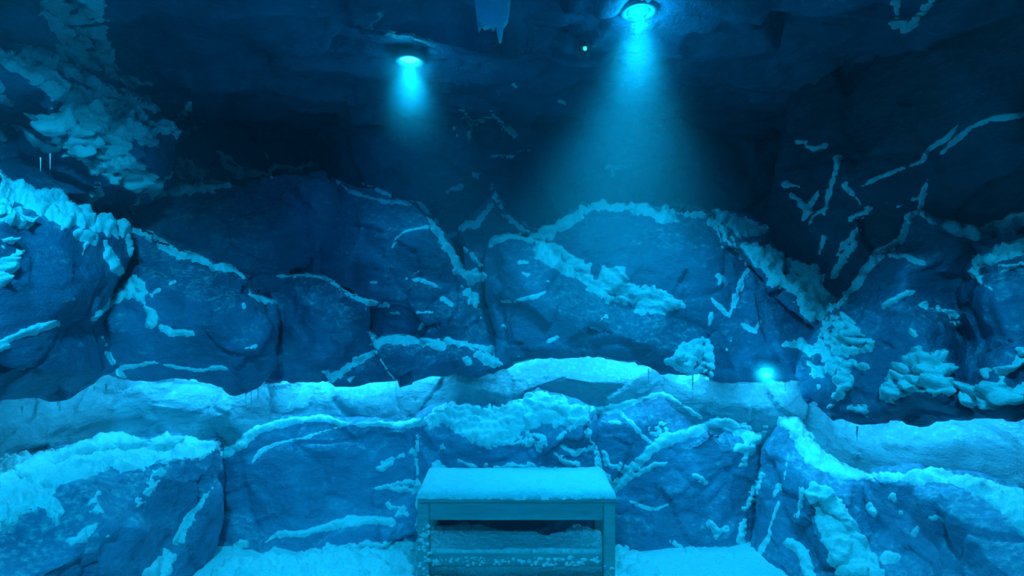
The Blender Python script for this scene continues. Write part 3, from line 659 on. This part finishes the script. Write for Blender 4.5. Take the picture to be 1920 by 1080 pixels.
snow('snow garland hanging down the lower left of the huge boulder',
     [[(1600,680,8),(1585,690,10),(1575,710,9),(1590,715,10),(1580,730,9),(1565,750,8),(1556,765,5)],[(1610,690,9),(1625,685,6)]], T=0.035, rag=6, lump=50, th=-0.5, freq=18)
snow('large scaly snow field on the front of the huge boulder',
     [[(1650,735),(1655,710),(1680,680),(1700,668),(1720,650),(1745,665),(1765,655),(1775,690),(1785,720),(1780,745),(1750,745),(1730,738),(1700,740),(1670,758),(1645,750)]], T=0.041, rag=6, lump=50, th=-0.42, freq=15, name='snow_field')
snow('scattered snow buds high on the dark face of the huge boulder',
     [[(1733,572,6),(1745,580,5)],[(1760,578,4),(1780,585,7),(1790,592,5)],[(1785,603,6),(1800,608,5)],[(1708,622,6),(1715,628,4)]], T=0.02, rag=5)
snow('bright snow bank at the lower right edge of the huge boulder',
     [[(1800,755),(1815,720),(1835,725),(1860,715),(1900,725),(1980,700),(1980,758),(1900,758),(1850,762)],[(1850,700,8),(1880,700,12),(1900,690,6),(1915,660,8)]], T=0.041, rag=6, lump=60, th=-0.6, freq=14, name='snow_bank')
snow('thin frost smear on the underside of the huge boulder',
     [[(1590,765,5),(1615,768,8),(1625,775,5)],[(1535,725,3),(1532,735,3)]], T=0.012, rag=4, lump=30, th=-0.1, freq=26)
# dark upper right
snow('long diagonal snow vein across the dark upper right slab',
     [[(1612,352,2),(1640,335,3),(1680,320,3),(1728,303,3),(1740,280,4),(1775,258,6),(1795,235,4)]], T=0.015, rag=2, name='snow_vein')
snow('second snow vein reaching the right edge of the dark upper slab',
     [[(1760,292,2),(1785,268,4),(1820,238,5),(1860,222,6),(1920,214,6),(1960,212,6)]], T=0.015, rag=2, name='snow_vein')
snow('pale snow drape at the top of the dark right slab',
     [[(1675,45,4),(1695,45,8),(1700,60,8),(1715,38,9),(1740,15,8),(1755,-10,8)],[(1680,0,7),(1682,30,5)]], T=0.02, rag=6, name='snow_drape')
snow('upright snow thread with a round knob on the dark right slab',
     [[(1570,297,8),(1568,312,6),(1565,330,4),(1555,360,4),(1550,385,4),(1545,400,5)],[(1545,392,4),(1525,405,5),(1518,418,4)]], T=0.02, rag=3, name='snow_vein')
snow('crooked snow branch left of the upright snow thread',
     [[(1482,365,5),(1500,380,6),(1515,388,7),(1530,372,4),(1534,352,3)],[(1515,390,6),(1508,410,5)],[(1500,350,4),(1470,345,5)]], T=0.018, rag=4, name='snow_vein')
snow('leaning snow strip right of the upright snow thread',
     [[(1585,348,4),(1598,362,7),(1610,378,5),(1618,390,4),(1635,388,4)],[(1595,412,4),(1615,402,6),(1632,392,4)]], T=0.02, rag=4, name='snow_vein')
snow('slanted snow sliver beside the great snow slope',
     [[(1562,520,5),(1575,495,8),(1590,470,7),(1604,455,4)],[(1570,478,4),(1590,450,4),(1608,430,3)],[(1537,475,2),(1545,440,2)]], T=0.02, rag=4)
snow('small snow curl on the dark back wall right of the mist',
     [[(1495,266,3),(1510,265,3)],[(1515,275,4),(1530,280,5),(1545,274,3)]], T=0.015, rag=3)
snow('thin snow thread dropping to the peak of the huge boulder',
     [[(1740,335,1.5),(1730,365,3),(1725,392,4)],[(1680,390,1.5),(1705,378,2),(1725,368,2)]], T=0.012, rag=3, name='snow_vein')
# back wall flecks
snow('pair of snow cracks shaped like a roof on the back wall',
     [[(860,198,3),(872,210,2),(877,232,4),(900,228,4),(918,218,3)],[(879,235,5),(880,265,2)],[(920,210,2),(940,232,4),(960,250,4),(966,258,4)]], T=0.014, rag=4, step=2)
snow('fine snow dashes on the back wall below the roof-shaped cracks',
     [[(922,292,2),(945,292,2.5),(965,295,2)],[(970,284,2),(990,282,2)],[(850,240,2),(858,255,2)],[(963,158,4),(968,162,3)],[(1048,190,3),(1058,193,3)]], T=0.01, rag=2, step=2)
snow('small ragged snow tag on the back wall under the right mist beam',
     [[(1138,312,2),(1155,314,5),(1180,310,2)],[(1150,318,5),(1148,328,2)]], T=0.012, rag=4)

# ------------------------------------------------------------------ cove light strips tucked behind the lips of the upper rocks
def tube(name, pts, r, mat, parent=None, seg=6):
    bm = bmesh.new(); rings = []
    for k, p in enumerate(pts):
        a = pts[max(0, k - 1)]; b = pts[min(len(pts) - 1, k + 1)]; t = (b - a).normalized()
        u = t.cross(Vector((0, 0, 1)));  u = u.normalized() if u.length > 1e-3 else Vector((1, 0, 0)); v = t.cross(u)
        rr = r[k] if isinstance(r, list) else r
        rings.append([bm.verts.new(p + rr * (math.cos(2 * math.pi * i / seg) * u + math.sin(2 * math.pi * i / seg) * v)) for i in range(seg)])
    for a, b in zip(rings, rings[1:]):
        for i in range(seg): bm.faces.new((a[i], a[(i + 1) % seg], b[(i + 1) % seg], b[i]))
    bm.faces.new(rings[0]); bm.faces.new(rings[-1][::-1])
    bmesh.ops.recalc_face_normals(bm, faces=bm.faces)
    return from_bm(name, bm, mat, parent, True)
M_STRIP = emit_mat('strip_glow', (0.012, 0.55, 1.0), 56)
def strip(label, pts):
    V = [P(x, y, d) for x, y, d in pts]
    out = []
    for a, b in zip(V, V[1:]):
        for k in range(6): out.append(a.lerp(b, k / 6))
    out.append(V[-1])
    o = tube('light_strip', out, 0.009, M_STRIP); tag(o, label, 'light strip', 'cove light strips hidden under the upper rocks')
strip('glowing light strip hidden behind the lip of the left boulders', [(-80,755,2.08),(0,740,2.22),(120,705,2.46),(215,680,2.68),(300,685,2.82),(400,700,2.92),(440,718,2.97),(480,712,3.02)])
strip('glowing light strip hidden behind the lip of the central rocks', [(510,706,3.14),(610,704,3.16),(700,708,3.14),(760,704,3.14),(850,680,3.15),(930,676,3.16),(1010,655,3.17),(1090,658,3.16),(1190,674,3.13),(1230,686,3.13)])
strip('glowing light strip hidden behind the lip of the spike boulder', [(1250,690,3.1),(1340,694,3.06),(1420,700,2.98),(1500,705,2.92)])
strip('glowing light strip hidden behind the lip of the huge right boulder', [(1525,735,2.75),(1570,762,2.64),(1615,785,2.54),(1665,784,2.48),(1750,755,2.38),(1830,752,2.25),(1920,752,2.12),(1990,752,2.0)])

# ------------------------------------------------------------------ ceiling lamps
M_LENS = emit_mat('lamp_lens', (0.03, 0.6, 1.0), 5)
for label, x, y, aim, power, ang, col in LAMPS:
    e = bpy.data.objects.new('ceiling_lamp', None); C.objects.link(e); e.location = (x, y, CEIL - 0.06); tag(e, label, 'ceiling lamp', 'recessed ceiling lamps')
    bm = bmesh.new(); prof = [(0.058, 0.06), (0.075, 0.06), (0.078, -0.004), (0.07, -0.012), (0.052, -0.006), (0.05, 0.03), (0.058, 0.06)]
    rings = [[bm.verts.new((r * math.cos(2 * math.pi * i / 32), r * math.sin(2 * math.pi * i / 32), z)) for i in range(32)] for r, z in prof[:-1]]
    rings.append(rings[0])
    for a, b in zip(rings, rings[1:]):
        for i in range(32): bm.faces.new((a[i], a[(i + 1) % 32], b[(i + 1) % 32], b[i]))
    from_bm('trim_ring', bm, M_TRIM, e, True)
    bm = bmesh.new(); rings = []
    for r, z in ((0.049, 0.014), (0.04, 0.004), (0.025, -0.003), (0.01, -0.006)):
        rings.append([bm.verts.new((r * math.cos(2 * math.pi * i / 32), r * math.sin(2 * math.pi * i / 32), z)) for i in range(32)])
    for a, b in zip(rings, rings[1:]):
        for i in range(32): bm.faces.new((a[i], a[(i + 1) % 32], b[(i + 1) % 32], b[i]))
    bm.faces.new(rings[-1]); from_bm('lens', bm, M_LENS, e, True)
    ld = bpy.data.lights.new('lamp_light', 'SPOT'); ld.energy = power; ld.spot_size = math.radians(ang); ld.spot_blend = 1.0 if y > 2 else 0.7
    ld.color = col; ld.shadow_soft_size = 0.11
    lo = bpy.data.objects.new('lamp_light', ld); C.objects.link(lo)
    pos = Vector((x, y, CEIL - 0.09)); lo.location = pos
    if y > 2:   # the two lamps in view also glow to all sides through their mist
        pd = bpy.data.lights.new('lamp_glow', 'POINT'); pd.energy = 2.0 if x < 0 else 2.8; pd.color = col; pd.shadow_soft_size = 0.03
        po = bpy.data.objects.new('lamp_glow', pd); C.objects.link(po); po.location = (x, y, CEIL - 0.12)
    lo.rotation_euler = (Vector(aim) - pos).to_track_quat('-Z', 'Y').to_euler()

# ------------------------------------------------------------------ bench
BX, BY0, BY1, TOP = 0.022, 2.56, 2.92, 0.435
bench = bpy.data.objects.new('bench', None); C.objects.link(bench); bench.location = (BX, (BY0 + BY1) / 2, 0)
tag(bench, 'low wooden bench with plain square legs standing in front of the snowy rocks', 'bench')
def box(name, x0, x1, y0, y1, z0, z1, mat=M_WOOD, parent=bench, bev=0.004, label=None):
    bm = bmesh.new(); bmesh.ops.create_cube(bm, size=1)
    for v in bm.verts:
        v.co = Vector(((v.co.x + .5) * (x1 - x0) + x0, (v.co.y + .5) * (y1 - y0) + y0, (v.co.z + .5) * (z1 - z0) + z0))
        if parent: v.co -= parent.location
    bmesh.ops.bevel(bm, geom=bm.edges, offset=bev, segments=2, affect='EDGES')
    return from_bm(name, bm, mat, parent)
HW = 0.5; LW = 0.058
for sx in (-1, 1):
    for y0 in (BY0, BY1 - LW):
        xa = BX + sx * HW; xb = BX + sx * (HW - LW)
        box('leg', min(xa, xb), max(xa, xb), y0, y0 + LW, 0.0, TOP - 0.022)
box('seat', BX - HW, BX + HW, BY0, BY1, TOP - 0.022, TOP)
box('apron', BX - HW + LW, BX + HW - LW, BY0 + 0.012, BY0 + 0.034, TOP - 0.115, TOP - 0.022)
box('apron', BX - HW + LW, BX + HW - LW, BY1 - 0.034, BY1 - 0.012, TOP - 0.115, TOP - 0.022)
for sx in (-1, 1):
    xa = BX + sx * (HW - 0.012); xb = BX + sx * (HW - 0.034)
    box('apron', min(xa, xb), max(xa, xb), BY0 + LW, BY1 - LW, TOP - 0.115, TOP - 0.022)
box('stretcher', BX - HW + LW + 0.001, BX + HW - LW - 0.001, BY0 + 0.02, BY0 + 0.045, 0.085, 0.14)

def heap(name, label, x0, x1, y0, y1, z, H, nx, ny, fn, cat='snow', skirt=0.012):
    """closed snow body: top height field over a flat base"""
    U, V = np.meshgrid(np.linspace(0, 1, nx), np.linspace(0, 1, ny))
    X = x0 + U * (x1 - x0); Y = y0 + V * (y1 - y0)
    p = np.stack([X, Y, np.full_like(X, z)], -1).reshape(-1, 3)
    e = np.minimum(np.minimum(U, 1 - U) * (x1 - x0), np.minimum(V, 1 - V) * (y1 - y0)).reshape(-1)
    h = fn(p, U.reshape(-1), V.reshape(-1), e) * H
    edge = e < 1e-6
    jig = 0.006 * noise(p * 60) + 0.004 * noise(p * 130)
    cx, cy = (x0 + x1) / 2, (y0 + y1) / 2
    top = p.copy(); top[:, 2] += h
    outx = np.sign(p[:, 0] - cx) * ((U.reshape(-1) < 1e-6) | (U.reshape(-1) > 1 - 1e-6)); outy = np.sign(p[:, 1] - cy) * ((V.reshape(-1) < 1e-6) | (V.reshape(-1) > 1 - 1e-6))
    top[:, 0] += outx * jig; top[:, 1] += outy * jig
    top[edge, 2] -= np.clip(skirt * (0.4 + noise(p[edge] * 45) + 0.6 * noise(p[edge] * 110)), 0, 1) 
    n = len(p); f = []
    for j in range(ny - 1):
        for i in range(nx - 1): f.append((j * nx + i, j * nx + i + 1, (j + 1) * nx + i + 1, (j + 1) * nx + i))
    ring = [i for i in range(nx)] + [j * nx + nx - 1 for j in range(1, ny)] + [(ny - 1) * nx + i for i in range(nx - 2, -1, -1)] + [j * nx for j in range(ny - 2, 0, -1)]
    base = p[ring].copy(); base[:, 2] = np.minimum(z + 0.001, top[ring, 2] - 0.001)
    v = np.concatenate([top, base]); m = len(ring)
    for a in range(m):
        b = (a + 1) % m; f.append((ring[b], ring[a], n + a, n + b))
    f.append(tuple(n + a for a in range(m))[::-1])
    o = mesh_np(name, v, f, M_SNOW); return tag(o, label, cat)
def cap_fn(p, U, V, e):
    prof = np.sqrt(np.clip(1 - (1 - np.clip(e / 0.09, 0, 1)) ** 2, 0, 1))
    return 0.12 + prof * (0.78 + 0.12 * fbm(p * 6, 3)) + 0.05 * np.clip(e / 0.02, 0, 1) * noise(p * 28)
heap('snow_loaf', 'smooth thick loaf of snow lying on the bench seat', BX - HW - 0.006, BX + HW + 0.006, BY0 - 0.006, BY1, TOP, 0.058, 200, 80, cap_fn)
def under_fn(p, U, V, e):
    x = np.stack([p[:, 0] * 6, p[:, 0] * 0 + 2.2, p[:, 0] * 0], -1)
    edge = 0.70 + 0.22 * np.exp(-((U - 0.2) / 0.16) ** 2) - 0.16 * np.exp(-((U - 0.68) / 0.1) ** 2) + 0.14 * np.exp(-((U - 0.88) / 0.08) ** 2) + 0.10 * noise(x * 2) + 0.05 * noise(x * 7)
    fall = np.clip((edge - V) / 0.10 + 0.5, 0, 1)
    return np.clip(fall * (0.93 + 0.05 * noise(p * 9) + 0.05 * noise(p * 25) + 0.03 * noise(p * 60)), 0.03, 2)
heap('snow_heap', 'uneven heap of snow piled on the floor under the bench seat behind the stretcher', BX - HW + 0.03, BX + HW - 0.03, BY0 + 0.047, BY1 + 0.03, 0.015, 0.15, 200, 90, under_fn)
heap('snow_heap', 'soft snow drifted on the floor in front of the bench stretcher', BX - HW + LW + 0.004, BX + HW - LW - 0.004, BY0 - 0.10, BY0 + 0.018, 0.02, 0.05, 140, 40,
     lambda p, U, V, e: np.clip(np.clip(e / 0.08, 0, 1) ** 0.5 * (0.9 + 0.3 * fbm(p * 9, 3)), 0.02, 2))
# clots frozen to the bench legs and shelf edge
def clots(label, x0, x1, z0, z1, y, count, seed, rmax=0.011, name='snow_clots'):
    rg = random.Random(seed); bm = bmesh.new()
    for k in range(count):
        r = rmax * (0.25 + 0.75 * rg.random() ** 2); c = Vector((rg.uniform(x0, x1), y, rg.uniform(z0, z1)))
        d = bmesh.ops.create_icosphere(bm, subdivisions=2, radius=1)['verts']
        ax, az = rg.uniform(.8, 1.6), rg.uniform(.6, 1.1)
        for v in d:
            n_ = float(noise(np.array(v.co) * 1.7 + k * 3.1)); s_ = r * (1 + 0.5 * n_)
            v.co = Vector((v.co.x * s_ * ax, v.co.y * s_ * 0.45, v.co.z * s_ * az)) + c
    o = from_bm(name, bm, M_SNOW, None, True); return tag(o, label, 'snow', kind='stuff')
clots('frozen snow specks stuck to the left front leg of the bench', BX - HW + 0.008, BX - HW + LW + 0.002, 0.02, 0.30, BY0 - 0.001, 60, 3, 0.012)
clots('frozen snow specks stuck to the lower right front leg of the bench', BX + HW - LW, BX + HW - 0.01, 0.02, 0.10, BY0 - 0.001, 14, 4, 0.01)
clots('crumbs of snow stuck along the low front stretcher of the bench', BX - HW + LW + 0.01, BX + HW - LW - 0.01, 0.088, 0.13, BY0 + 0.018, 150, 5, 0.012)
clots('tiny snow beads on the left edge line of the bench', BX - HW - 0.003, BX - HW + 0.002, 0.25, 0.42, BY0 + 0.01, 22, 6, 0.005)
clots('snow beads on the left rear leg of the bench', BX - HW + 0.01, BX - HW + LW, 0.2, 0.33, BY1 - LW - 0.002, 18, 8, 0.008)
clots('snow beads on the right rear leg of the bench', BX + HW - LW, BX + HW - 0.02, 0.2, 0.33, BY1 - LW - 0.002, 14, 9, 0.007)

# ------------------------------------------------------------------ hanging ice sheet, icicles, sensor light, cable
def ice_sheet():
    out = [(882,-120),(962,-120),(956,10),(952,36),(944,46),(940,72),(936,76),(930,48),(924,52),(918,46),(908,50),(902,42),(897,56),(893,30),(890,0)]
    bm = bmesh.new(); d = 1.86
    vo, _, tri, _, _, _ = delaunay_2d_cdt([Vector(p) for p in out], [], [list(range(len(out)))], 1, 1e-4)
    fr = [bm.verts.new(P(p.x, p.y, d + 0.01 * (i % 3))) for i, p in enumerate(vo)]
    for t in tri: bm.faces.new([fr[i] for i in t])
    bmesh.ops.subdivide_edges(bm, edges=bm.edges, cuts=3, use_grid_fill=True)
    ext = bmesh.ops.extrude_face_region(bm, geom=bm.faces[:])
    for v in [g for g in ext['geom'] if isinstance(g, bmesh.types.BMVert)]: v.co.y += 0.03
    bmesh.ops.recalc_face_normals(bm, faces=bm.faces)
    for v in bm.verts: v.co.y += 0.006 * float(noise(np.array(v.co) * 30))
    ms = snow_mat('translucent_snow'); bs = ms.node_tree.nodes['Principled BSDF']; bs.inputs['Subsurface Weight'].default_value = 0.8; bs.inputs['Subsurface Radius'].default_value = (0.1, 0.1, 0.1); bs.inputs['Subsurface Scale'].default_value = 0.6
    o = from_bm('ice_sheet', bm, ms, None, True)
    tag(o, 'torn white ice sheet hanging from the ceiling between the two mist-lit lamps', 'ice')
ice_sheet()
M_ICI = snow_mat('white_ice', (0.9, 0.92, 0.93), 0.1)
ICI = [('short icicle at the far left under the boulder lip', 41,764,10,2.2), ('icicle pair member, shorter, left of the band peak', 108,746,14,2.42),
       ('long icicle beside the shorter one left of the band peak', 112,745,26,2.42), ('tiny icicle below the left boulder rim', 136,739,6,2.46),
       ('tiny icicle just left of the band peak crack', 177,727,6,2.5), ('slim icicle near the split boulder seam', 199,722,15,2.56),
       ('icicle stub under the middle of the split boulder', 403,716,5,2.84), ('longest thin icicle under the split boulder corner', 471,728,32,2.93),
       ('bright icicle at the right corner of the split boulder', 484,722,26,2.95), ('hair-thin icicle beside the longest one', 461,730,22,2.92),
       ('small icicle under the blunt boulder', 514,724,10,3.05), ('bright icicle under the right end of the central lip', 1216,694,24,3.06),
       ('faint icicle under the arched slab lip', 1299,708,40,3.02), ('bright icicle under the spike-shaped boulder', 1472,712,21,2.86),
       ('bright icicle at the lowest point of the huge boulder', 1607,802,24,2.42)]
for label, px, py, L_, d in ICI:
    a = P(px, py - 3, d); n = 7; pts = [a + Vector((0.0015 * math.sin(k * 2.1 + px), 0, -(L_ + 3) / F * d * k / n)) for k in range(n + 1)]
    o = tube('icicle', pts, [0.0058 * (1 - 0.75 * k / n) * (1 + 0.15 * math.sin(k * 3 + px)) for k in range(n + 1)], M_ICE, None, 8)
    tag(o, label, 'icicle', 'icicles under the upper rock lips')
for label, px, py, L_, d in (('left one of two icicles hanging from the small crag shelf', 76, 295, 27, 2.0), ('right one of two icicles hanging from the small crag shelf', 94, 288, 31, 2.02),
                             ('faint long icicle hanging before the cave hollow', 360, 120, 55, 2.9)):
    a = P(px, py, d); pts = [a + Vector((0, 0, -L_ / F * d * k / 6)) for k in range(7)]
    tag(tube('icicle', pts, [0.0025 * (1 - 0.8 * k / 6) for k in range(7)], M_ICI, None, 8), label, 'icicle', 'icicles on the upper left crag')
def glow_bead(name, label, px, py, d, r, col, s):
    bm = bmesh.new(); bmesh.ops.create_uvsphere(bm, u_segments=16, v_segments=10, radius=r)
    e = bpy.data.objects.new(name, None); C.objects.link(e); e.location = P(px, py, d); tag(e, label, 'indicator light')
    from_bm('bulb', bm, emit_mat('bead_glow', col, s), e, True)
    bm = bmesh.new(); bmesh.ops.create_cone(bm, cap_ends=True, segments=16, radius1=r * 1.5, radius2=r * 1.3, depth=r * 1.2)
    c = from_bm('socket', bm, M_TRIM, e); c.location = (0, 0, r * 1.1)
glow_bead('indicator_light', 'tiny green indicator light on the dark ceiling rock', 1097, 91, 2.42, 0.010, (0.02, 0.75, 0.45), 1.5)
glow_bead('cove_lamp', 'small bright lamp peeking over the band under the spike-shaped boulder', 1437, 702, 2.70, 0.022, (0.02, 0.62, 1.0), 3)
pd = bpy.data.lights.new('cove_lamp_light', 'POINT'); pd.energy = 2.5; pd.color = CYAN; pd.shadow_soft_size = 0.02
po = bpy.data.objects.new('cove_lamp_light', pd); C.objects.link(po); po.location = P(1437, 702, 2.64)
M_CABLE = plain('warm_cable', (0.9, 0.6, 0.35), 0.4)
tag(tube('cable', [P(962, 680, 2.9), P(980, 678, 2.9), P(995, 674, 2.9)], 0.003, M_CABLE), 'short warm-coloured cable end lying on the crest of the central band', 'cable')

# ------------------------------------------------------------------ denser mist round the two bright lamps
def puff(label, x, y, z, rx, rz, dens):
    bm = bmesh.new(); bmesh.ops.create_icosphere(bm, subdivisions=3, radius=1.0)
    for v in bm.verts: v.co = Vector((v.co.x * rx, v.co.y * rx, v.co.z * rz))
    m, nt, N, L, b = mat_new('mist_puff'); N.remove(b)
    tc = N.new('ShaderNodeTexCoord'); mp = N.new('ShaderNodeMapping'); mp.inputs['Scale'].default_value = (1 / rx, 1 / rx, 1 / rz)
    ln = N.new('ShaderNodeVectorMath'); ln.operation = 'LENGTH'; L.new(tc.outputs['Object'], mp.inputs[0]); L.new(mp.outputs[0], ln.inputs[0])
    mr = N.new('ShaderNodeMapRange'); mr.interpolation_type = 'SMOOTHSTEP'; mr.inputs['From Min'].default_value = 0.0; mr.inputs['From Max'].default_value = 1.0
    mr.inputs['To Min'].default_value = dens; mr.inputs['To Max'].default_value = 0.0; L.new(ln.outputs['Value'], mr.inputs['Value'])
    vs = N.new('ShaderNodeVolumeScatter'); vs.inputs['Color'].default_value = (0.9, 0.97, 1, 1); vs.inputs['Anisotropy'].default_value = 0.2
    L.new(mr.outputs[0], vs.inputs['Density']); L.new(vs.outputs[0], N['Material Output'].inputs['Volume'])
    o = from_bm('mist_cloud', bm, m); o.location = (x, y, z); tag(o, label, 'mist', kind='stuff')
puff('compact bright core of mist right under the small lamp', LAMPS[0][1], LAMPS[0][2], CEIL - 0.13, 0.16, 0.22, 2.0)
puff('compact bright core of mist right under the large lamp', LAMPS[1][1], LAMPS[1][2], CEIL - 0.15, 0.22, 0.3, 0.6)
puff('wide pale mist drifting in the middle of the room before the back wall', 0.3, 2.75, 1.75, 1.1, 1.2, 0.48)
puff('soft glowing mist around the small bright lamp left of the ice sheet', LAMPS[0][1], LAMPS[0][2], CEIL - 0.14, 0.30, 0.42, 1.1)
puff('tall glowing mist beam below the large bright lamp at the top', LAMPS[1][1], LAMPS[1][2], CEIL - 0.25, 0.5, 0.9, 0.12)

_p = P(1437, 702, 2.68)
puff('small halo of mist round the cove lamp', _p.x, _p.y, _p.z, 0.10, 0.10, 6.0)

# ------------------------------------------------------------------ mist filling the room
bm = bmesh.new(); bmesh.ops.create_cube(bm, size=1)
for v in bm.verts: v.co = Vector((v.co.x * 6.4, (v.co.y + .5) * 5.4 - 1.2, (v.co.z + .5) * 3.2 - 0.1))
m, nt, N, L, b = mat_new('mist'); N.remove(b)
vs = N.new('ShaderNodeVolumeScatter'); vs.inputs['Color'].default_value = (0.5, 0.8, 1, 1); vs.inputs['Density'].default_value = 0.04; vs.inputs['Anisotropy'].default_value = 0.35
L.new(vs.outputs[0], N['Material Output'].inputs['Volume'])
o = from_bm('mist', bm, m); tag(o, 'thin cold blue mist hanging through the whole snow room', 'mist', kind='stuff')
